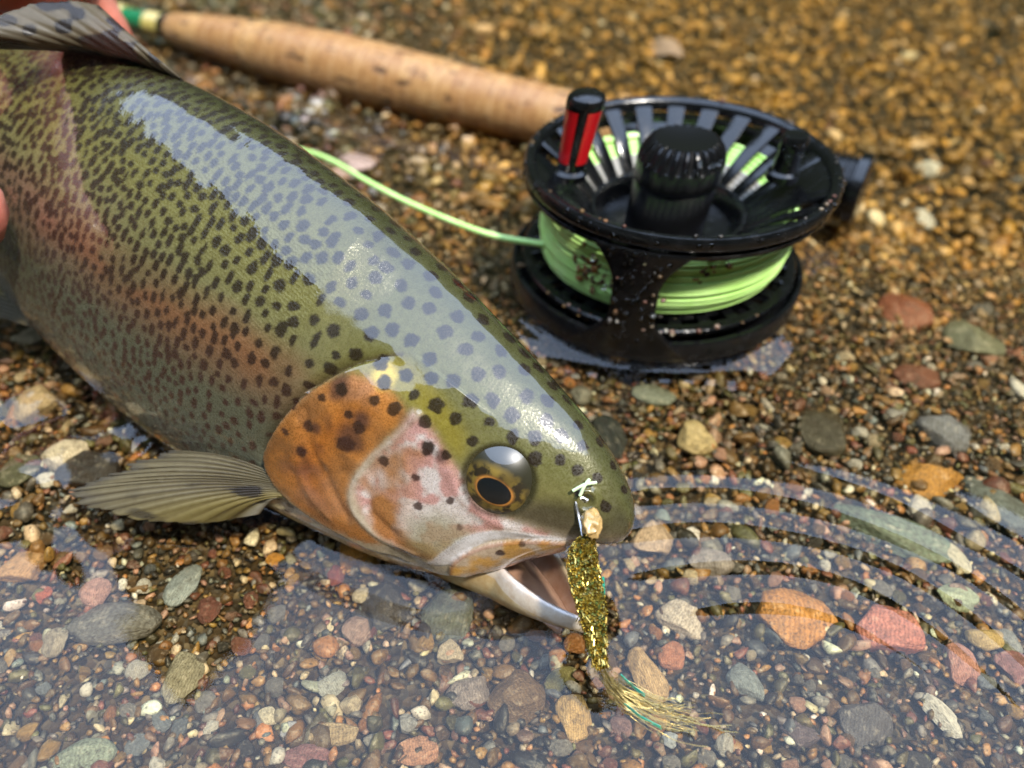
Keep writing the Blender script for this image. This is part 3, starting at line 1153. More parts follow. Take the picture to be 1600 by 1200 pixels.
# spool: lower flange, upper dish with spokes, rim, hub
v, f = lathe([(.0395, .0006), (.0420, .0006), (.0425, .0010), (.0425, .0022), (.0420, .0027), (.0395, .0027)], RC, K, closed_prof=True)
pymesh('lower_flange', v, f, M['black'], reel)
v, f = lathe([(.0195, .0006), (.0350, .0006), (.0350, .0025), (.0195, .0025)], RC, K, closed_prof=True)
pymesh('flange_web', v, f, M['black'], reel)
for k in range(28):
    a = 2 * math.pi * k / 28
    ca, sa = math.cos(a), math.sin(a)
    q = []
    for r, hw in ((.0345, .0016), (.0398, .0019)):
        for sgn in (-1, 1):
            for z in (.0009, .0023):
                q.append((RC[0] + r * ca - sgn * hw * sa, RC[1] + r * sa + sgn * hw * ca, z))
    pymesh('flange_bar', q, [(0, 1, 3, 2), (4, 6, 7, 5), (0, 4, 5, 1), (2, 3, 7, 6), (1, 5, 7, 3), (0, 2, 6, 4)], M['black'], reel, bevel=.0002)
v, f = lathe([(.0418, .0312), (.0446, .0308), (.0454, .0314), (.0457, .0324), (.0456, .0342), (.0450, .0351), (.0440, .0353), (.0430, .0349), (.0420, .0338)], RC, K, closed_prof=True)
pymesh('spool_rim', v, f, M['black'], reel)
v, f = lathe([(.0395, .0280), (.0438, .0280), (.0448, .0284), (.0448, .0294), (.0440, .0299), (.0395, .0298)], RC, K, closed_prof=True)
pymesh('front_frame_ring', v, f, M['black'], reel)
v, f = lathe([(.0110, .0080), (.0235, .0080), (.0240, .0092), (.0240, .0172), (.0233, .0184), (.0222, .0184), (.0212, .0170), (.0205, .0120), (.0110, .0110)], RC, K, closed_prof=True)
pymesh('spool_bowl', v, f, M['black'], reel)
NSP = 24
ah = at_px_angle(893, 268, .033)[0]
aw = at_px_angle(1228, 268, .033)[0]
for k in range(NSP):
    a = 2 * math.pi * (k + .5) / NSP
    ca, sa = math.cos(a), math.sin(a)
    q = []
    for r, z, hw in ((.0228, .0150, .0015), (.0238, .0184, .0016), (.0330, .0268, .0023), (.0426, .0334, .0029)):
        for sgn in (-1, 1):
            for dz in (-.0017, .0):
                q.append((RC[0] + r * ca - sgn * hw * sa, RC[1] + r * sa + sgn * hw * ca, z + dz))
    f = [(0, 1, 3, 2), (12, 14, 15, 13)]
    for i in range(3):
        b = i * 4
        f += [(b, b + 4, b + 5, b + 1), (b + 2, b + 3, b + 7, b + 6), (b + 1, b + 5, b + 7, b + 3), (b, b + 2, b + 6, b + 4)]
    pymesh('spoke', q, f, M['black'], reel, bevel=.0004)


def pad(a, hw):
    """solid boss plate in the dish under the handle or the counterweight"""
    V_, n_ = [], 9
    for da in np.linspace(-hw, hw, n_):
        for r, z in ((.0235, .0178), (.0330, .0270), (.0424, .0335), (.0424, .0314), (.0330, .0250), (.0235, .0158)):
            V_.append((RC[0] + r * math.cos(a + da), RC[1] + r * math.sin(a + da), z))
    f = gridfaces(n_, 6, True).tolist() + [list(range(6)), list(range((n_ - 1) * 6, n_ * 6))[::-1]]
    return pymesh('boss', V_, f, M['black'], reel, bevel=.0003)


pad(ah, .26)
pad(aw, .22)
# hub cylinder and fluted drag knob
v, f = lathe([(.0122, .008), (.0122, .0265), (.0118, .0276), (.0104, .0280), (.0, .0280)], RC, 72)
pymesh('hub', v, f, M['black_matte'], reel)
kn, kr = [], 96
prof = [(.0124, .0284), (.0128, .0290), (.0128, .0352), (.0126, .0366), (.0117, .0390), (.0102, .0410), (.0088, .0415), (.0076, .0412), (.0, .0410)]
for i, (r, z) in enumerate(prof):
    for j in range(kr):
        a = 2 * math.pi * j / kr
        fl = .0007 if i in (3, 4, 5) and (j % 4 < 2) else 0
        kn.append((RC[0] + (r - fl) * math.cos(a), RC[1] + (r - fl) * math.sin(a), z - fl))
pymesh('drag_knob', kn, gridfaces(len(prof), kr, True).tolist(), M['black_matte'], reel)
# handle
hp = RPx(893, 262, .0335 * ZK + ZC)
hd_ = empty_dir = np.array([.02, -.004, 1.])
hv, hf = [], []
hprof = [(.0024, -.004), (.0050, -.003), (.0050, -.0008), (.0038, .0), (.0040, .0012), (.0042, .003), (.0046, .010), (.0050, .0170), (.0053, .0195), (.0054, .0206), (.0051, .0222), (.0040, .0231), (.0, .0234)]
for r, z in hprof:
    for j in range(48):
        a = 2 * math.pi * j / 48
        hv.append((hp[0] + r * math.cos(a) + .045 * z, hp[1] + r * math.sin(a), .0335 + z))
handle = pymesh('handle', hv, gridfaces(len(hprof), 48, True).tolist(), M['black'], reel)
for k, ac in enumerate((R(-55), R(-140), R(40), R(130))):
    q, n_ = [], 9
    for r, z in ((.00418, .0028), (.0046, .010), (.0050, .0170), (.00522, .0192)):
        for dr in (.00012, -.0003):
            for da in np.linspace(-R(28), R(28), n_):
                q.append((hp[0] + (r + dr) * math.cos(ac + da) + .045 * z, hp[1] + (r + dr) * math.sin(ac + da), .0335 + z))
    f = []
    for i in range(3):
        for j in range(n_ - 1):
            a0, b0 = i * 2 * n_ + j, (i + 1) * 2 * n_ + j
            f.append((a0, a0 + 1, b0 + 1, b0))
    o = pymesh('red_inset', q, f, M['red'], None)
    o.parent = handle
    o.matrix_parent_inverse = Matrix.Translation(-reel.location)
    o.matrix_parent_inverse = handle.matrix_world.inverted() if False else Matrix.Identity(4)
# counterweight
cp = RPx(1227, 262, .0335 * ZK + ZC)
cv, cf = lathe([(.0046, -.0035), (.0046, -.0012), (.0036, -.0004), (.0034, .0060), (.0038, .0068), (.0038, .0098), (.0033, .0106), (.0, .0108)], (cp[0], cp[1], .0335), 48)
pymesh('counterweight', cv, cf, M['black'], reel)
# front post of the cage, waisted plate on the cylinder wall
ap = at_px_angle(1005, 470, .012)[0]
pv, npz, npa = [], 26, 13
for rr_ in (.0456, .0432):
    for zk in np.linspace(0, 1, npz):
        z = -.0050 + zk * .0350
        hw = .0062 + .0085 * max(0, (zk - .62) / .38)**2.0 * .9 + .0125 * max(0, (.40 - zk) / .40)**1.8
        for da in np.linspace(-1, 1, npa):
            a = ap + da * hw / .0445 - .05 * (zk - .5)
            pv.append((RC[0] + rr_ * math.cos(a), RC[1] + rr_ * math.sin(a), z))
f0 = gridfaces(npz, npa)
m_ = npz * npa
ed = np.concatenate([np.arange(npa), np.arange(1, npz) * npa + npa - 1, (npz - 1) * npa + np.arange(npa - 2, -1, -1), np.arange(npz - 2, 0, -1) * npa])
e2 = np.roll(ed, -1)
pymesh('frame_post', pv, np.concatenate([f0, f0[:, ::-1] + m_, np.stack([e2, ed, ed + m_, e2 + m_], -1)]).tolist(), M['black'], reel, bevel=.0005, angle=R(60))

# ------------------------------------------------------------------ rod behind the reel
RA, RB = P(270, 44, .0075), P(1345, 298, .0075)
rdx = (RB - RA) / np.linalg.norm(RB - RA)
rlen = np.linalg.norm(RB - RA)
rod = empty('fly_rod', tuple(RA))
tag(rod, 'fly rod with long cork grip and green blank behind the reel', 'fishing rod')
rmw = Matrix.Translation(Vector(RA)) @ Vector(rdx).to_track_quat('X', 'Z').to_matrix().to_4x4()
rod.matrix_world = rmw


def rodpart(name, prof, mat, k=48, parent=None):
    """(x along the rod, radius)"""
    v, f = [], []
    for x, r in prof:
        for j in range(k):
            a = 2 * math.pi * j / k
            v.append((x, r * math.cos(a), r * math.sin(a)))
    me_v = np.array(v)
    o = pymesh(name, me_v, gridfaces(len(prof), k, True).tolist() + [list(range(k)), list(range((len(prof) - 1) * k, len(prof) * k))[::-1]], mat)
    o.parent = parent or rod
    return o


xr = np.linspace(0, .236, 70)
rp_ = herm(xr, [0, .006, .02, .05, .085, .12, .15, .18, .21, .236], [.0066, .0078, .0092, .0117, .0136, .0137, .0128, .0118, .0112, .0110])
rp_ = rp_ + .00012 * (fnoise(np.stack([xr * 300, xr * 0, xr * 0], -1), 5) - .5)
rodpart('cork_grip', list(zip(xr, rp_)), M['cork'], 72)
rodpart('winding_check', [(-.006, .0052), (-.004, .0064), (.0, .0068), (.001, .0066)], M['black'])
rodpart('blank', [(-.9, .0026), (-.0055, .0050)], M['green_rod'])
for x0, x1 in ((-.016, -.006), (-.042, -.031)):
    n_ = 28
    rodpart('thread_wrap', [(x, .0054 + .00012 * math.sin(i * math.pi)) if i % 2 else (x, .0052) for i, x in enumerate(np.linspace(x0, x1, n_))], M['gold_thread'])
xe = rlen
rodpart('reel_seat', [(.236, .0098), (.238, .0102), (xe - .022, .0102), (xe - .020, .0100)], M['black'])
thr = []
for i, x in enumerate(np.linspace(xe - .0195, xe - .003, 34)):
    thr.append((x, .0108 if i % 4 in (1, 2) else .0100))
rodpart('threaded_barrel', thr, M['black'])
rodpart('butt_ring', [(xe - .003, .0105), (xe - .0028, .0122), (xe + .0005, .0124), (xe + .001, .0118), (xe + .001, .009)], M['black'])
# reel foot between seat and frame (part of the reel)
mid = RA + rdx * ((RC - RA) @ rdx)
dirn = (mid - RC)
dirn[2] = 0
dl = np.linalg.norm(dirn)
dirn /= dl
sidev = np.array([-dirn[1], dirn[0], 0])
q = []
for r, hw, z0, z1 in ((.0405, .009, .004, .034), (.047, .006, .006, .022), (dl - .0145, .006, .004, .015), (dl - .010, .016, .0035, .0115)):
    for sgn in (-1, 1):
        for z in (z0, z1):
            q.append(RC + dirn * r + sidev * sgn * hw + np.array([0, 0, z]))
f = [(0, 1, 3, 2), (12, 14, 15, 13)]
for i in range(3):
    b = i * 4
    f += [(b, b + 4, b + 5, b + 1), (b + 2, b + 3, b + 7, b + 6), (b + 1, b + 5, b + 7, b + 3), (b, b + 2, b + 6, b + 4)]
pymesh('reel_foot', q, f, M['black'], reel, bevel=.0008)

# ------------------------------------------------------------------ fly line
fl = empty('fly_line', (RC[0], RC[1], .011))
tag(fl, 'pale green fly line wound on the reel and running behind the fish', 'fishing line')
pts = []
turns = 19
z0, z1, lr = .0038, .0266, .00062
nseg = 150
rr2 = np.random.default_rng(3)
for k in range(turns * nseg + 1):
    a = 2 * math.pi * k / nseg
    tfr = k / nseg / turns
    jit = vnoise(np.array([k / nseg * 3.1, 0, 0]), 5) - .5
    bul = math.sin(math.pi * tfr)
    pts.append((RC[0] + (.0358 + .0018 * bul + .0006 * jit) * math.cos(a), RC[1] + (.0358 + .0018 * bul + .0006 * jit) * math.sin(a), z0 + (z1 - z0) * tfr + .0006 * (vnoise(np.array([k / nseg * 2.3, 3, 0]), 6) - .5)))
layers = [tube(pts, lr, 8)]
pts2 = []
for k in range(12 * nseg + 1):                      # an inner lay that fills the gaps
    a = -2 * math.pi * k / nseg + 1
    tfr = k / nseg / 12
    pts2.append((RC[0] + .0345 * math.cos(a), RC[1] + .0345 * math.sin(a), z0 + .0005 + (z1 - z0 - .001) * tfr))
layers.append(tube(pts2, .00095, 6))
v, f = merge(layers)
pymesh('wound_line', v, f, M['line'], fl)
v, f = lathe([(.0195, .0030), (.0338, .0030), (.0338, .0240), (.0300, .0200), (.0235, .0140), (.0195, .0100)], RC, 96, closed_prof=True)
pymesh('line_core', v, f, M['line'], fl)
tubes = []
for r_, zt in np.linspace((.0245, .0150), (.0300, .0205), 6):
    a = np.linspace(0, 2 * np.pi, 96)
    tubes.append(tube(np.stack([RC[0] + r_ * np.cos(a), RC[1] + r_ * np.sin(a), np.full(96, zt)], -1), .0009, 6, False))
v, f = merge(tubes)
pymesh('backing_line', v, f, M['backing'], fl)
tubes = []
for r_, zt in np.linspace((.0308, .0212), (.0345, .0244), 4):
    a = np.linspace(0, 2 * np.pi, 96)
    tubes.append(tube(np.stack([RC[0] + r_ * np.cos(a), RC[1] + r_ * np.sin(a), np.full(96, zt)], -1), .0009, 6, False))
v, f = merge(tubes)
pymesh('top_wrap', v, f, M['line'], fl)
aend = math.atan2(*(P(985, 415, .0175) - RC)[[1, 0]])
rim_pts = [RC + np.array([.0356 * math.cos(aend + d), .0356 * math.sin(aend + d), .0165 + h]) for d, h in ((.28, -.003), (.14, -.0015), (0, .0))]
strand = rim_pts + [P(905, 399, .0165), P(860, 384, .0165), P(760, 365, .0155), P(650, 322, .0145), P(575, 284, .014), P(520, 252, .012), P(475, 236, .009), P(425, 232, .006), np.array([-.12, .27, .002]), np.array([-.20, .33, .001]), np.array([-.30, .40, .0])]
v, f = tube(curve(strand, 220), .00095, 12)
pymesh('loose_strand', v, f, M['line'], fl)
tg = curve([rim_pts[1] + np.array([0, 0, -.001]), P(940, 408, .0150), P(905, 395, .0152), P(880, 380, .0160)], 40)
v, f = tube(tg, .0008, 10)
pymesh('crossing_turn', v, f, M['line'], fl)

for o in [c for c in reel.children_recursive if c.name.split('.')[0] != 'reel_foot'] + [c for c in fl.children if c.name.split('.')[0] in ('wound_line', 'line_core', 'backing_line', 'top_wrap')]:
    me = o.data
    a = np.empty(len(me.vertices) * 3, np.float32)
    me.vertices.foreach_get('co', a)
    a = a.reshape(-1, 3)
    a[:, 0] = RC[0] + (a[:, 0] - RC[0]) * RK
    a[:, 1] = RC[1] + (a[:, 1] - RC[1]) * RK
    a[:, 2] = a[:, 2] * ZK + ZC
    a[:, 0] += (a[:, 2] - .039) * SHX
    me.vertices.foreach_set('co', a.ravel())
    me.update()

# ------------------------------------------------------------------ streamer fly
fly0 = P(922, 800, .016)
flyo = empty('streamer_fly', tuple(fly0))
tag(flyo, 'gold tinsel streamer fly hooked in the trout\'s upper lip', 'fishing fly')
m = NT('gold_tinsel')
v = m.geo()
vo = m.n('ShaderNodeTexVoronoi')
vo.inputs['Scale'].default_value = 2600
m.l(v, vo.inputs['Vector'])
sp = m.n('ShaderNodeSeparateColor')
m.l(vo.outputs['Color'], sp.inputs[0])
m.l(m.ramp(sp.outputs[0], [(0, (.08, .045, .006)), (.4, (.40, .27, .03)), (.75, (.66, .48, .09)), (.9, (.20, .36, .12)), (1, (.75, .6, .25))]), m.b.inputs['Base Color'])
m.set(Metallic=.8, Roughness=.22)
m.l(m.ramp(sp.outputs[1], [(0, (.1,) * 3), (1, (.45,) * 3)]), m.b.inputs['Roughness'])
m.bump(vo.outputs['Distance'], 1.0, .0015)
M['tinsel'] = m.m
axp = PW2([(921, 834, .0150), (911, 866, .0135), (914, 905, .0110), (925, 950, .0080), (930, 990, .0048), (935, 1025, .0022), (941, 1045, .0008)])
ax_ = curve(axp, 90)
wd = herm(np.linspace(0, 1, 90), [0, .12, .3, .5, .65, .8, 1], [.0010, .0024, .0028, .0026, .0020, .0015, .0010])
t, n, b = frames(ax_)
fv_, kk = [], 28
for i in range(90):
    for j in range(kk):
        a = 2 * math.pi * j / kk
        r_ = wd[i] * (1 + .22 * (vnoise(np.array([i * .45, j * 1.1, 0]), 9) - .5))
        fv_.append(ax_[i] + n[i] * r_ * .55 * math.cos(a) + b[i] * r_ * math.sin(a))
mesh('tinsel_body', np.array(fv_), gridfaces(90, kk, True), M['tinsel'], flyo)
# flakes of tinsel standing off the body
fr_ = np.random.default_rng(12)
ribs = []
for k in range(1100):
    i = fr_.integers(0, 86)
    a = fr_.uniform(0, 2 * math.pi)
    c0 = ax_[i] + (n[i] * .55 * math.cos(a) + b[i] * math.sin(a)) * wd[i] * 1.02
    dr = t[i] * fr_.uniform(.7, 1) + n[i] * fr_.normal(0, .35) + b[i] * fr_.normal(0, .35)
    dr /= np.linalg.norm(dr)
    sd = np.cross(dr, fr_.normal(size=3))
    sd /= np.linalg.norm(sd)
    L_, w__ = fr_.uniform(.0004, .0013), fr_.uniform(.00004, .00010)
    ribs.append((np.array([c0 - sd * w__, c0 + sd * w__, c0 + sd * w__ + dr * L_, c0 - sd * w__ + dr * L_]), [[0, 1, 2, 3]]))
v, f = merge(ribs)
o = mesh('tinsel_flakes', v, np.array(f), simple('bright_tinsel', (.78, .58, .16), .22, metal=1), flyo, smooth=False)
tag(o, kind='stuff')
# tail of long fibres
tl_ = curve(PW([(938, 1038, .0060), (955, 1068, .0025), (990, 1095, -.0004), (1040, 1115, -.0008), (1090, 1126, -.0008), (1150, 1135, .0002)]), 60)
fib = []
for k in range(95):
    n0 = fr_.integers(0, 18)
    n1 = min(59, n0 + fr_.integers(16, 44))
    off = fr_.normal(0, 1, 3) * np.array([1, 1, .6])
    seg = tl_[n0:n1].copy()
    sp_ = (.0007 + .0022 * np.linspace(n0, n1, len(seg)) / 60)[:, None]
    wobv = np.stack([vnoise(np.stack([np.arange(len(seg)) * .12 + k * 7.7, np.full(len(seg), c * 5.), np.zeros(len(seg))], -1), k) - .5 for c in range(3)], -1)
    seg = seg + off * sp_ * .75 + wobv * .0022 * np.linspace(0, 1, len(seg))[:, None]
    fib.append(tube(seg[::3] if len(seg) > 9 else seg, fr_.uniform(.00004, .00008), 4, False))
v, f = merge(fib)
o = mesh('tail_fibres', v, np.array(f), simple('pale_tinsel', (.55, .44, .18), .25, metal=.7), flyo)
tag(o, kind='stuff')
for pth in ([(970, 1056, .0020), (985, 1070, .0012), (1008, 1088, .0002)], [(978, 1100, .0002), (1005, 1120, .0002), (1033, 1135, .0002)], [(943, 900, .0105), (945, 940, .008), (943, 975, .006)]):
    v, f = merge([tube(curve(PW(pth), 20) + fr_.normal(0, .0002, 3), .00011, 6) for _ in range(3)])
    pymesh('teal_fibre', v, f, M['teal'], flyo)
# lumpy cream head of the fly, hook eye, hook, tag ends
hv = []
bm = bmesh.new()
bmesh.ops.create_icosphere(bm, subdivisions=4, radius=1)
hc = P2(924, 818, .0170)
for vtx in bm.verts:
    p = np.array(vtx.co)
    r_ = 1 + .9 * (fnoise(p * 2.4 + 4, 3) - .5)
    vtx.co = Vector(hc + p * r_ * np.array([.0019, .0030, .0018]))
me = bpy.data.meshes.new('fly_head')
bm.to_mesh(me)
bm.free()
link('fly_head', me, M['cream_bead'], flyo)
hk = curve([P2(918, 782, .0185), P2(908, 778, .0190), P2(900, 786, .0185), P2(905, 810, .0165), P2(912, 850, .0142), P2(920, 895, .0115), P2(908, 915, .0085), P2(897, 900, .0080), P2(895, 882, .0105)], 60)
v, f = tube(hk, .0004, 8)
pymesh('hook', v, f, M['steel'], flyo)
for a_, b_2 in (((895, 767, .0215), (932, 754, .0225)), ((906, 775, .0210), (921, 749, .0230))):
    v, f = tube(curve([P2(*a_), (P2(*a_) + P2(*b_2)) / 2 + np.array([0, 0, .0006]), P2(*b_2)], 12), .00032, 8)
    pymesh('tag_end', v, f, M['pale_tippet'], flyo)

# ------------------------------------------------------------------ hand that holds the fish
m = NT('skin')
n1 = m.noise(m.geo(), 120, 5)
m.l(m.ramp(n1, [(.3, (.56, .15, .10)), (.55, (.70, .25, .18)), (.8, (.78, .38, .29))]), m.b.inputs['Base Color'])
m.set(Roughness=.35, Coat_Weight=.4, Coat_Roughness=.15)
m.b.inputs['Subsurface Weight'].default_value = .15
m.b.inputs['Subsurface Radius'].default_value = (.01, .003, .002)
m.b.inputs['Subsurface Scale'].default_value = .3
m.bump(m.noise(m.geo(), 1400, 3), .3, .0004)
M['skin'] = m.m
cs = lambda s, y, z: fpt(np.array(float(s)), np.array(float(y)) * FS, np.array(float(z)) * FS)
palm = cs(.80, .0, .056)
chains = {
    'palm': [(cs(1.0, .004, .075), .024), (cs(.92, .002, .068), .025), (cs(.84, .0, .064), .025), (cs(.76, -.004, .060), .023)],
    'index': [(cs(.76, -.014, .060), .0115), (P2(-70, 30, .060), .0100), (P2(20, 8, .058), .0090), (P2(95, 2, .056), .0085), (P2(150, 6, .054), .0070)],
    'middle': [(cs(.79, -.020, .058), .0115), (cs(.74, -.040, .036), .0100), (cs(.70, -.046, .010), .0088), (cs(.68, -.040, -.016), .0075)],
    'ring': [(cs(.85, -.018, .056), .011), (cs(.81, -.038, .034), .0096), (cs(.78, -.042, .008), .0084), (cs(.76, -.036, -.014), .0070)],
    'little': [(cs(.91, -.014, .056), .0095), (cs(.88, -.032, .036), .0082), (cs(.85, -.036, .014), .0072), (cs(.84, -.032, -.004), .0060)],
    'arm': [(cs(1.0, .004, .078), .023), (np.array([-.275, .225, .100]), .024), (np.array([-.340, .13, .145]), .030), (np.array([-.43, -.02, .21]), .040)],
    'thumb': [(cs(.80, .022, .056), .0135), (cs(.74, .046, .036), .0120), (P2(-95, 290, .050), .0105), (P2(-62, 335, .046), .0085)],
}
hvv, hff = [], []
for nm, ch in chains.items():
    pts_ = curve([c[0] for c in ch], 14)
    rd_ = curve([[c[1]] for c in ch], 14)[:, 0]
    hvv.append((pts_, rd_))
sk = bpy.data.meshes.new('hand')
bmm = bmesh.new()
mb = bpy.data.metaballs.new('hand_meta')
mb.resolution = .004
mb.render_resolution = .004
mb.threshold = .6
mbo = bpy.data.objects.new('hand_meta', mb)
COL.objects.link(mbo)
for pts_, rd_ in hvv:
    nb = 60 if rd_.max() > .035 else 26
    fine = curve(pts_, nb)
    frd = np.interp(np.linspace(0, 1, nb), np.linspace(0, 1, 14), rd_)
    for p, r_ in zip(fine, frd):
        e = mb.elements.new()
        e.co = tuple(p)
        e.radius = float(r_) * 1.32
        e.stiffness = 2.0
bpy.context.view_layer.update()
dg_ = bpy.context.evaluated_depsgraph_get()
hme = bpy.data.meshes.new_from_object(mbo.evaluated_get(dg_))
bpy.data.objects.remove(mbo)
hme.name = 'person'
hme.materials.clear()
hand = link('person', hme, M['skin'])
tag(hand, 'bare reddened hand gripping the trout behind its dorsal fin', 'person')

slv = curve([(-.262, .238, .095), (-.300, .190, .118), (-.355, .10, .155), (-.45, -.05, .225)], 30)  # unseen dark sleeve, added so the wet fish does not mirror a pink arm
sv, sf_ = tube(slv, .033 + .014 * np.linspace(0, 1, 30) + .0015 * np.sin(np.arange(30) * 1.7), 32, False)
sv = sv + (fnoise(sv * 40, 77)[:, None] - .5) * .006
pymesh('added_sleeve', sv, sf_, simple('added_dark_cloth', (.018, .020, .018), .8, .2, nscale=300, bump=.3), hand)

# ------------------------------------------------------------------ stones
def ico(sub):
    bm = bmesh.new()
    bmesh.ops.create_icosphere(bm, subdivisions=sub, radius=1)
    bm.verts.ensure_lookup_table()
    v = np.array([x.co[:] for x in bm.verts])
    f = np.array([[a.index for a in x.verts] for x in bm.faces])
    bm.free()
    return v, f


def stone_shape(v, seed, cuts=8, rough=.18, lo=.52):
    r = np.random.default_rng(seed)
    v = v.copy()
    for _ in range(cuts):
        n = r.normal(size=3)
        n /= np.linalg.norm(n)
        o = r.uniform(lo, .92)
        d = v @ n - o
        v -= n * (np.maximum(d, 0) * .88)[:, None]
    nn_ = fnoise(v * 1.3 + seed, seed, 3) - .5
    v *= (1 + rough * nn_)[:, None]
    v += (np.stack([vnoise(v * 4 + 9 * c, seed + c) for c in range(3)], -1) - .5) * .05
    v -= (v.max(0) + v.min(0)) / 2
    v /= np.abs(v).max(0)
    return v


icoS = ico(4)
icoM = ico(3)
ico1 = ico(2)
ico0 = ico(1)
STONE_MESH = []
for k in range(14):
    v = stone_shape(icoM[0], 100 + k, 7 + k % 4)
    me = bpy.data.meshes.new('pebble')
    me.from_pydata(v.tolist(), [], icoM[1].tolist())
    me.materials.append(M['stone'])
    me.polygons.foreach_set('use_smooth', np.ones(len(me.polygons), bool))
    STONE_MESH.append(me)

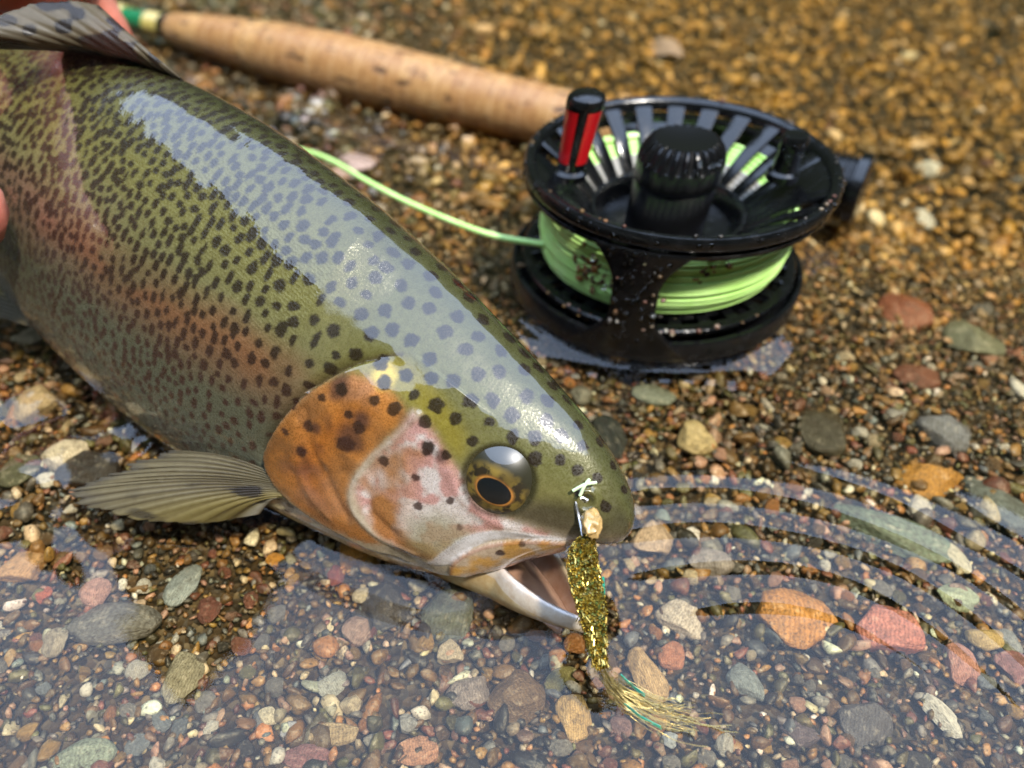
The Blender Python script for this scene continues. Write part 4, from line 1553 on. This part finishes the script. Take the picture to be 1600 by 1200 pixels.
# photo pixel, width, height, turn (deg, in the picture), colour, lift, name, label
NAMED = [
    (60, 637, 62, 46, 5, (.42, .33, .21), .6, 'rounded tan pebble standing clear of the water at the left edge'),
    (106, 713, 66, 34, -35, (.60, .54, .45), .45, 'long cream angular pebble pointing up right, left of the pectoral fin'),
    (70, 752, 30, 20, -10, (.66, .64, .60), .3, 'small white pebble below the long cream one at left'),
    (138, 735, 95, 66, -20, (.022, .022, .024), .1, 'flat black stone under the tip of the pectoral fin'),
    (30, 735, 60, 50, 0, (.08, .085, .05), .1, 'dull olive pebble at the left edge beside the black stone'),
    (176, 976, 160, 60, 3, (.13, .125, .115), .3, 'large dark grey striated slab in the lower left water'),
    (288, 917, 48, 62, 15, (.26, .30, .31), .5, 'blue grey oval pebble beside the large dark slab'),
    (326, 955, 40, 40, 0, (.16, .055, .04), .5, 'round dark red pebble touching the blue grey oval'),
    (150, 928, 48, 38, -10, (.40, .22, .19), .5, 'smooth pink pebble above the dark slab'),
    (285, 1062, 62, 72, 10, (.24, .22, .16), .4, 'grey olive blunt stone below the brown patch at lower left'),
    (130, 1182, 110, 44, -8, (.22, .26, .21), .3, 'flat greenish grey stone cut by the bottom left edge'),
    (86, 1006, 42, 38, 0, (.30, .26, .21), .5, 'round grey tan pebble under the left end of the slab'),
    (38, 888, 62, 50, 20, (.42, .24, .11), .4, 'speckled orange tan lump at the left edge above the slab'),
    (70, 930, 24, 22, 0, (.45, .12, .06), .5, 'small red orange pebble above the left end of the slab'),
    (560, 866, 66, 44, 8, (.40, .19, .03), .4, 'translucent orange stone just under the throat of the trout'),
    (702, 955, 86, 92, 15, (.085, .10, .085), .1, 'dark green grey striped stone under the lower jaw'),
    (606, 948, 84, 72, -10, (.03, .028, .026), .1, 'blackish stone left of the green grey one under the jaw'),
    (702, 1022, 42, 36, -15, (.48, .40, .30), .5, 'pale beige chunk below the green grey stone'),
    (432, 877, 30, 18, 10, (.55, .26, .05), .5, 'bright orange chip in the brown water under the throat'),
    (525, 900, 28, 32, 0, (.22, .055, .05), .6, 'small dark red round pebble below the orange stone'),
    (566, 932, 28, 24, 20, (.52, .46, .36), .7, 'cream three cornered pebble beside the blackish stone'),
    (1018, 847, 64, 50, 20, (.46, .34, .25), .6, 'beige pink stone touching the snout of the trout'),
    (1068, 966, 80, 50, 35, (.52, .45, .38), .5, 'white stone with brown streaks right of the fly'),
    (1245, 972, 130, 84, 8, (.44, .20, .05), .4, 'large smooth orange tan stone in the lower right'),
    (1386, 986, 100, 64, 15, (.46, .17, .13), .5, 'large wedge shaped red pink stone in the lower right'),
    (1500, 1040, 50, 54, 0, (.42, .20, .16), .5, 'round pink pebble right of the wedge shaped stone'),
    (1011, 1056, 52, 88, -18, (.46, .31, .16), .5, 'knobbly tan stone beside the tail of the fly'),
    (1048, 1025, 42, 44, 10, (.42, .17, .09), .5, 'rusty red pebble above the knobbly tan stone'),
    (1163, 1069, 46, 60, -22, (.20, .23, .24), .5, 'grey blue oval pebble right of the fly tail'),
    (896, 1124, 58, 64, 0, (.50, .33, .14), .5, 'tan pebble with rusty stains left of the fly tail'),
    (1047, 1158, 26, 22, 0, (.50, .56, .64), .6, 'tiny pale blue pebble under the fly tail'),
    (970, 1135, 38, 34, 20, (.38, .22, .20), .5, 'mauve pink pebble below the start of the fly tail'),
    (1473, 1120, 36, 62, -30, (.56, .54, .50), .5, 'long white pebble in the lower right corner'),
    (1494, 936, 68, 36, 12, (.36, .42, .30), .6, 'pale green pebble right of the red pink wedge'),
    (1450, 755, 108, 48, 14, (.40, .19, .03), .3, 'flat orange brown slab at the right'),
    (1395, 832, 190, 56, 28, (.12, .16, .12), .3, 'long green grey slate slab slanting down at the right'),
    (1492, 872, 28, 46, -20, (.56, .52, .40), .4, 'pale splinter at the lower end of the slate slab'),
    (1470, 678, 80, 48, 15, (.15, .16, .19), .4, 'blue grey flat stone above the orange brown slab'),
    (1416, 488, 82, 44, 4, (.24, .075, .035), .3, 'red brown flat stone right of the reel'),
    (1520, 532, 92, 48, 28, (.14, .15, .10), .3, 'grey green flat stone near the right edge'),
    (1430, 590, 74, 34, 12, (.17, .06, .035), .3, 'dull red brown sliver below the red brown stone'),
    (1284, 676, 78, 66, 5, (.045, .04, .025), .2, 'dark round brown black stone right of the snout'),
    (1022, 621, 70, 32, 14, (.21, .25, .22), .4, 'flat grey green pebble below the front of the reel'),
    (1090, 690, 62, 46, 25, (.48, .38, .20), .5, 'cream ochre angular pebble above the snout ripples'),
    (1040, 80, 46, 40, 0, (.50, .38, .34), .4, 'blurred pale pink pebble behind the cork grip'),
    (1450, 266, 44, 18, 0, (.66, .65, .58), .5, 'blurred white flat pebble right of the rod butt'),
    (1446, 346, 34, 22, 0, (.60, .58, .52), .5, 'blurred whitish pebble below the white flat one'),
    (558, 264, 64, 30, 5, (.46, .32, .25), .5, 'pinkish beige pebble between the trout\'s back and the rod'),
    (1594, 612, 34, 34, 0, (.68, .66, .62), .5, 'white pebble cut by the right edge'),
    (956, 688, 46, 62, -20, (.014, .022, .02), 1.0, 'black green stone peeping out behind the head of the trout'),
    (908, 622, 34, 28, 0, (.20, .20, .17), .6, 'grey pebble between the trout\'s head and the reel'),
    (520, 1148, 82, 36, -8, (.34, .25, .14), .4, 'brown tan flat pebble at the bottom centre left'),
    (478, 1186, 84, 40, 5, (.22, .10, .10), .3, 'mauve brown stone cut by the bottom edge'),
    (652, 1176, 68, 44, -12, (.44, .22, .13), .4, 'orange pink flat pebble at the bottom centre'),
    (806, 1092, 92, 74, -35, (.14, .085, .04), .5, 'rusty brown rock under the fly'),
    (876, 1062, 58, 30, -30, (.16, .15, .06), .5, 'olive glassy pebble left of the fly'),
    (1350, 1132, 84, 70, 20, (.085, .08, .085), .3, 'dark grey stone in the lower right'),
    (1250, 1150, 60, 40, 10, (.12, .09, .10), .3, 'dull purple grey stone left of the dark grey one'),
    (520, 1070, 50, 34, -40, (.34, .35, .33), .5, 'grey and white striped chip at the bottom left centre'),
    (420, 1120, 36, 26, 5, (.58, .52, .40), .6, 'cream chip near the bottom left centre'),
    (1580, 1046, 50, 44, 0, (.26, .12, .12), .4, 'mauve pebble at the right edge by the round pink one'),
    (1436, 795, 34, 38, 10, (.62, .58, .52), .6, 'small white pebble above the slate slab'),
    (1560, 790, 60, 90, -25, (.13, .15, .14), .3, 'grey streaked slab at the right edge'),
    (60, 528, 60, 30, 15, (.34, .33, .30), .6, 'grey white flat pebble under the belly at the left edge'),
    (1110, 880, 70, 40, 0, (.26, .23, .22), .4, 'grey pink pebble under the ripples right of the snout'),
    (1540, 1000, 60, 34, 5, (.46, .33, .15), .5, 'yellow tan pebble right of the wedge shaped stone'),
    (1575, 1005, 40, 36, 15, (.25, .26, .25), .45, 'grey pebble beside the yellow tan one at the right edge'),
    (560, 985, 50, 44, 30, (.30, .20, .17), .4, 'brownish pink pebble below the blackish stone'),
    (455, 1145, 34, 30, 0, (.36, .37, .42), .6, 'pale lilac round pebble near the bottom left'),
    (730, 1085, 70, 50, -10, (.24, .20, .19), .4, 'grey mauve stone left of the rusty brown rock'),
    (640, 1130, 34, 28, 0, (.30, .30, .30), .5, 'small round grey pebble at the bottom centre'),
]
placed = []


def put_stone(me, px, py, wpx, hpx, turn, colr, lift, seed, flat=.55):
    p0 = P(px, py, -.012)
    z = float(bed(p0[0], p0[1]))
    for _ in range(3):
        p0 = P(px, py, z)
        z = float(bed(p0[0], p0[1]))
    mpp = pxm(p0)
    d = np.array([p0[0], p0[1], z - CAM_H])
    se = abs(d[2]) / np.linalg.norm(d)
    wx, wy = wpx * mpp / 2, hpx * mpp / se / 2
    th = min(wx, wy) * flat
    o = bpy.data.objects.new('pebble', me)
    COL.objects.link(o)
    o.location = (p0[0], p0[1], z + th * (lift - .25))
    ta = -math.radians(turn)
    o.rotation_euler = (random.uniform(-.12, .12), random.uniform(-.12, .12), ta)
    o.scale = (wx, wy, max(th, .0012))
    o.color = (*colr, 1)
    placed.append((p0[0], p0[1], max(wx, wy)))
    return o


emergent = []
for k, (px, py, wp, hp_, tn, cl, lift, lab) in enumerate(NAMED):
    v = stone_shape(icoS[0], 500 + k, 7 + k % 5, .22)
    me = bpy.data.meshes.new('pebble')
    me.from_pydata(v.tolist(), [], icoS[1].tolist())
    me.materials.append(M['stone'])
    me.polygons.foreach_set('use_smooth', np.ones(len(me.polygons), bool))
    o = put_stone(me, px, py, wp, hp_, tn, cl, lift, k, .75 if k in (0, 1, 50) else .55)
    tag(o, lab, 'pebble')
    if o.location.z + o.scale.z > -.0005:
        emergent.append((o.location.x, o.location.y, max(o.scale.x, o.scale.y)))

PAL = [('rusty orange', (.36, .15, .045), 10), ('ochre yellow', (.34, .20, .05), 12), ('brown', (.15, .085, .035), 16), ('reddish brown', (.20, .07, .045), 10), ('pinkish', (.38, .21, .15), 9),
       ('cream', (.52, .43, .30), 8), ('white', (.62, .59, .54), 4), ('mid grey', (.19, .18, .165), 12), ('blackish', (.035, .032, .028), 9), ('olive', (.13, .12, .05), 8), ('blue grey', (.16, .18, .20), 5)]
PW_ = np.array([p[2] for p in PAL], float)
PW_ /= PW_.sum()


def blocked(px, py):
    """pixels that lie under the fish, reel, rod"""
    return False


loose = []
cnt = 0
tries = 0
while cnt < 232 and tries < 9000:
    tries += 1
    px, py = random.uniform(-10, 1610), random.uniform(10, 1205)
    if random.random() > .35 + .65 * (py / 1200): continue
    # hidden behind the trout, the reel or the rod: leave out
    up_y = np.interp(px, [0, 287, 450, 570, 700, 825, 920, 990], [70, 115, 215, 300, 412, 557, 670, 790])
    lo_y = np.interp(px, [0, 150, 266, 424, 520, 640, 724, 830, 904, 990], [470, 600, 700, 800, 840, 890, 925, 972, 985, 850])
    if px < 990 and up_y - 10 < py < lo_y + 4: continue
    if ((px - 1045) / 285)**2 + ((py - 350) / 235)**2 < 1: continue
    if abs(py - (44 + .236 * (px - 270))) < 62 and 180 < px < 1400: continue
    i = rng.choice(len(PAL), p=PW_)
    p0 = P(px, py, -.012)
    mpp = pxm(p0)
    size = random.uniform(.0025, .0052) / mpp
    if py < 500: size *= 1.25
    asp = random.uniform(.6, 1.0)
    rr_ = size * mpp / 2
    if any((p0[0] - a)**2 + (p0[1] - b)**2 < (rr_ * .85 + c * .8)**2 for a, b, c in placed): continue
    cl = np.array(PAL[i][1]) * random.uniform(.5, 1.05)
    d = math.sqrt(p0[0]**2 + p0[1]**2 + .16**2)
    se = .16 / d
    o = put_stone(STONE_MESH[random.randrange(len(STONE_MESH))], px, py, size, size * asp * se, random.uniform(-90, 90), tuple(np.clip(cl, 0, .75)), random.uniform(.3, .7), cnt, random.uniform(.5, .8))
    loose.append((o, px, py, size, asp, PAL[i][0]))
    cnt += 1

LM_ = [(a[0], a[1], 'the ' + re.split(r' (?:at|left|in|beside|touching|above|below|under|right|cut|by|just|with|behind|between|peeping|slanting|near|standing|pointing|of) ', a[7])[0]) for a in NAMED]
LM_ += [(992, 812, "the trout's snout"), (1100, 1128, 'the fly tail'), (1340, 300, 'the rod butt'), (100, 770, 'the pectoral fin tip'), (270, 815, 'the pectoral fin'), (560, 130, 'the cork grip'),
        (1030, 575, 'the reel'), (1290, 430, 'the reel'), (690, 350, 'the loose green line'), (830, 985, 'the lower jaw')]
seen = {}
for o, px, py, size, asp, cname in loose:
    lx, ly, nm = min(LM_, key=lambda q: (q[0] - px)**2 + (q[1] - py)**2)
    dx, dy = px - lx, py - ly
    way = ('right of' if dx > 0 else 'left of') if abs(dx) > abs(dy) else ('below' if dy > 0 else 'above')
    big = 'larger' if size > 44 else 'small' if size > 30 else 'tiny'
    shp = 'long' if asp < .7 else 'round' if asp > .9 else 'oval'
    seen.setdefault((big, shp, cname, way, nm), []).append((math.hypot(dx, dy), o))
for (big, shp, cname, way, nm), lst in seen.items():
    lst.sort(key=lambda q: q[0])
    for k, (_, o) in enumerate(lst):
        o['label'] = f'{big} {shp} {cname} pebble {way} {nm}' + ('' if len(lst) == 1 else ', nearest it' if k == 0 else ', farther off' if k == 1 else ', farthest off')
        o['category'] = 'pebble'
        o['group'] = 'loose pebbles on the river bed'

# loose gravel that nobody could count: one mesh, each grain a small stone
TPL1 = [stone_shape(ico1[0], 300 + k, 9, .2, .36) for k in range(20)]
TPL0 = [stone_shape(ico0[0], 400 + k, 6, .12, .4) for k in range(12)]
GP = [((.14, .078, .028), 20), ((.27, .15, .042), 15), ((.34, .15, .045), 8), ((.18, .065, .04), 9), ((.34, .20, .14), 8), ((.46, .37, .25), 8), ((.60, .57, .50), 4), ((.17, .155, .14), 14), ((.03, .027, .022), 13), ((.12, .105, .04), 10), ((.15, .17, .18), 5)]
gpc = np.array([g[0] for g in GP])
gpw = np.array([g[1] for g in GP], float)
gpw /= gpw.sum()


def gravel(name, x0, x1, y0, y1, step, smin, smax, tpl, tf, cone, seed, label):
    r = np.random.default_rng(seed)
    nx, ny = int((x1 - x0) / step), int((y1 - y0) / step)
    gx_, gy_ = np.meshgrid(x0 + (np.arange(nx) + .5) * step, y0 + (np.arange(ny) + .5) * step)
    x = (gx_ + r.uniform(-.5, .5, gx_.shape) * step).ravel()
    y = (gy_ + r.uniform(-.5, .5, gy_.shape) * step).ravel()
    pr = proj(np.stack([x, y, np.full_like(x, -.02)], -1))
    k = (pr[:, 0] > -340) & (pr[:, 0] < 1940) & (pr[:, 1] > -140) & (pr[:, 1] < 1480)
    if cone is not None: k &= cone(x, y)
    x, y = x[k], y[k]
    sort_ = fnoise(np.stack([x * 38, y * 38, x * 0], -1), seed + 70, 2)          # patches of coarse and of fine
    k = r.random(len(x)) < np.clip(1.35 - 1.5 * np.abs(sort_ - .5) - (.5 * (sort_ > .62) if smin < .0015 else 0), .25, 1)
    x, y, sort_ = x[k], y[k], sort_[k]
    n = len(x)
    sz = smin + (smax - smin) * r.beta(1.3, 3.2, n) * (.65 + .8 * sstep(.35, .68, sort_))
    z = bed(x, y) + sz * r.uniform(-.15, .3, n)
    ci = r.choice(len(GP), n, p=gpw)
    colr = gpc[ci] * r.uniform(.28, 1.12, (n, 1)) * r.uniform(.92, 1.08, (n, 3))
    gold = sstep(.15, .30, y) * sstep(-.10, .05, x) * (1 - .75 * sstep(.30, .42, colr.mean(1)))          # warm tint of sunlit water put into the colour of the deeper gravel
    g_ = colr.mean(1, keepdims=True)
    colr = colr * (1 - .75 * gold[:, None]) + (g_ * np.array([2.75, 1.40, .12]) + np.array([.040, .020, .001])) * .75 * gold[:, None]
    ang = r.uniform(0, 2 * np.pi, n)
    tx, ty = r.normal(0, .35, n), r.normal(0, .35, n)
    sc = np.stack([sz * .5 * r.uniform(.8, 1.5, n), sz * .5 * r.uniform(.55, 1.0, n), sz * .5 * r.uniform(.35, .8, n)], -1)
    T = np.stack(tpl)[r.integers(0, len(tpl), n)] * sc[:, None]
    ca, sa = np.cos(tx)[:, None], np.sin(tx)[:, None]
    T = np.stack([T[..., 0], T[..., 1] * ca - T[..., 2] * sa, T[..., 1] * sa + T[..., 2] * ca], -1)
    ca, sa = np.cos(ty)[:, None], np.sin(ty)[:, None]
    T = np.stack([T[..., 0] * ca + T[..., 2] * sa, T[..., 1], -T[..., 0] * sa + T[..., 2] * ca], -1)
    ca, sa = np.cos(ang)[:, None], np.sin(ang)[:, None]
    T = np.stack([T[..., 0] * ca - T[..., 1] * sa, T[..., 0] * sa + T[..., 1] * ca, T[..., 2]], -1)
    T = T + np.stack([x, y, z], -1)[:, None]
    nv = T.shape[1]
    f = (tf[None] + (np.arange(n) * nv)[:, None, None]).reshape(-1, 3)
    o = mesh(name, T.reshape(-1, 3), f, M['gravel'], col=np.clip(np.repeat(colr, nv, 0), 0, .8))
    tag(o, label, 'gravel', kind='stuff')
    return n


n0 = gravel('fine_grit', -.32, .34, -.03, .30, .0019, .0010, .0030, TPL0, ico0[1], lambda x, y: y < .25, 3, 'fine brown grit between the pebbles of the shallows')
n1 = gravel('mixed_gravel', -.32, .34, -.03, .34, .0038, .0018, .0058, TPL1, ico1[1], lambda x, y: y < .26, 1, 'mixed small gravel covering the bed of the shallows')
n2 = gravel('distant_gravel', -.62, .66, .25, .80, .0049, .0025, .0095, TPL0, ico0[1], lambda x, y: y >= .25, 2, 'golden brown gravel under the water behind the reel')

# grit and drops left on the reel
gr = []
grc = []
for k in range(80):
    u0 = fr_.random()
    if u0 < .4:
        a = ap + fr_.normal(0, .5); r_ = .0445 - fr_.random() * .003; z = .0025
        p = RC + np.array([r_ * math.cos(a), r_ * math.sin(a), z])
    elif u0 < .7:
        a = fr_.uniform(0, 2 * math.pi)
        p = RC + np.array([.044 * math.cos(a), .044 * math.sin(a), .0354])
    else:
        a = ap + fr_.normal(0, .12); p = RC + np.array([.0458 * math.cos(a), .0458 * math.sin(a), fr_.uniform(0, .028)])
    s0 = fr_.uniform(.0003, .0009)
    gr.append((TPL0[k % 12] * s0 * fr_.uniform(.6, 1.2, 3) + p, ico0[1]))
    grc.append(np.repeat((gpc[fr_.choice(len(GP), p=gpw)] * .6)[None], len(TPL0[0]), 0))
v, f = merge(gr)
v[:, :2] = RC[:2] + (v[:, :2] - RC[:2]) * RK
v[:, 2] = v[:, 2] * ZK + ZC
v[:, 0] += (v[:, 2] - .039) * SHX
o = mesh('grit', v, np.array(f), M['gravel'], reel, col=np.concatenate(grc))
tag(o, kind='stuff')
db, dbc = [], []
for k in range(70):
    side = fr_.random() < .8
    a = ap + (-.36 if side else .42) + fr_.normal(0, .10)
    zz_ = (.014 if side else .021) + fr_.normal(0, .0028)
    r_ = .0372 + fr_.uniform(0, .0012)
    db.append((TPL0[k % 12] * fr_.uniform(.0004, .0011) * fr_.uniform(.5, 1.6, 3) + RC + np.array([r_ * math.cos(a), r_ * math.sin(a), zz_]), ico0[1]))
    dbc.append(np.repeat(np.array([[(.10, .045, .012), (.30, .12, .02), (.05, .025, .01), (.20, .09, .02)][k % 4]]), len(TPL0[0]), 0))
v, f = merge(db)
v[:, :2] = RC[:2] + (v[:, :2] - RC[:2]) * RK
v[:, 2] = v[:, 2] * ZK + ZC
v[:, 0] += (v[:, 2] - .039) * SHX
o = mesh('mud_specks', v, np.array(f), M['gravel'], reel, col=np.concatenate(dbc))
tag(o, kind='stuff')
dr = []
hem = ico(3)
for k in range(150):
    u0 = fr_.random()
    if u0 < .4:
        a = fr_.uniform(-math.pi, .2); p = RC + np.array([.0452 * math.cos(a), .0452 * math.sin(a), fr_.uniform(.0318, .0348)])
    elif u0 < .75:
        a = ap + fr_.normal(0, .11); p = RC + np.array([.0456 * math.cos(a), .0456 * math.sin(a), fr_.uniform(.0, .030)])
    elif u0 < .9:
        a = fr_.uniform(-2.6, -.6); p = RC + np.array([.0121 * math.cos(a), .0121 * math.sin(a), fr_.uniform(.030, .041)])
    else:
        a = fr_.uniform(-2.6, -.6); p = cp + np.array([.0036 * math.cos(a), .0036 * math.sin(a), fr_.uniform(0, .009)])
    dr.append((hem[0] * fr_.uniform(.0004, .0010) * np.array([1, 1, 1]) + p, hem[1]))
v, f = merge(dr)
v[:, :2] = RC[:2] + (v[:, :2] - RC[:2]) * RK
v[:, 2] = v[:, 2] * ZK + ZC
v[:, 0] += (v[:, 2] - .039) * SHX
m = NT('water_drop')
m.set(Base_Color=(1, 1, 1, 1), Roughness=.0, Transmission_Weight=1, IOR=1.33)
o = mesh('water_drops', v, np.array(f), m.m, reel)
tag(o, kind='stuff')

# ------------------------------------------------------------------ the water surface
gx = axis_lin(-.34, .36, .0014, 8, 34)
gy = axis_lin(.02, .46, .0014, 8, 34)
X, Y = np.meshgrid(gx, gy, indexing='ij')
Z = np.zeros(X.shape)
small = (np.abs(X) < .36) & (Y > .0) & (Y < .48)
# water climbs the things that pierce it
wl = fv[(np.abs(fv[:, 2]) < .0012)]
kd = kdtree.KDTree(len(wl[::3]))
for i, p in enumerate(wl[::3]):
    kd.insert((p[0], p[1], 0), i)
kd.balance()
bx0, bx1, by0, by1 = wl[:, 0].min() - .05, wl[:, 0].max() + .05, wl[:, 1].min() - .05, wl[:, 1].max() + .03
vn_ = fnoise(np.stack([X * 40, Y * 40, X * 0], -1), 19, 2)
cell = np.argwhere((X > bx0) & (X < bx1) & (Y > by0) & (Y < by1))
for i, j in cell:
    d = kd.find((X[i, j], Y[i, j], 0))[2]
    if d < .02:
        Z[i, j] += .0016 * math.exp(-d / .0030)
    if d < .05:
        Z[i, j] += 2.6e-4 * math.sin(2 * math.pi * d / .0135 + .9 + 3 * (vn_[i, j] - .5)) * math.exp(-d / .013) * min(1, d / .004)
d = np.abs(np.hypot(X - RC[0] + .0042, Y - RC[1]) - .0432)
Z += .0030 * np.exp(-d / .0046)
for ex_, ey, er in emergent:
    d = np.maximum(np.hypot(X - ex_, Y - ey) - er * .8, 0)
    Z += .0011 * np.exp(-d / .0035)
# ring ripples spreading on the right
rc = P(1180, 1420, 0)
rad_ = np.hypot((X - rc[0]), Y - rc[1])
r0 = np.linalg.norm(P(1180, 870, 0)[:2] - rc[:2])
dl_ = rad_ - r0
wav = np.exp(-(dl_ / .024)**2) * sstep(.005, .045, X) * (.6 + .4 * sstep(.22, .08, X))
lam = .0098 + .06 * (vnoise(np.stack([X * 12, Y * 12, X * 0], -1), 4) - .5) * .02
Z += 1.75e-4 * wav * np.sin(2 * np.pi * dl_ / .0098 + 7.5 * (fnoise(np.stack([X * 15, Y * 26, X * 0], -1), 8, 2) - .5)) * (.45 + 1.1 * fnoise(np.stack([X * 22, Y * 22, X * 0], -1), 88, 2))
# faint wind texture farther out, wrinkles in the puddles at the left
Z += 1.1e-4 * (fnoise(np.stack([X * 34, Y * 60, X * 0], -1), 14, 3) - .5) * 2 * sstep(.15, .30, Y + .5 * X)
pud = np.exp(-(((X + .13) / .05)**2 + ((Y - .135) / .04)**2))
Z += 1.6e-3 * (fnoise(np.stack([X * 75, Y * 75, X * 0], -1), 15, 2) - .5) * pud
Z += 2.2e-5 * (fnoise(np.stack([X * 45, Y * 45, X * 0], -1), 16, 2) - .5)
far_ = (X < -.36) | (X > .38) | (Y < .0) | (Y > .5)
Z = np.where(far_, Z * 0, Z)
wob_ = mesh('water', np.stack([X, Y, Z], -1), gridfaces(len(gx), len(gy))[:, ::-1], M['water'])
tag(wob_, kind='structure')
print('tris', sum(len(o.data.loop_triangles) or sum(len(q.vertices) - 2 for q in o.data.polygons) for o in COL.objects if o.type == 'MESH' and o.data.users == 1), 'gravel', n0, n1, n2, 'spots', len(spots), 'pebbles', cnt)
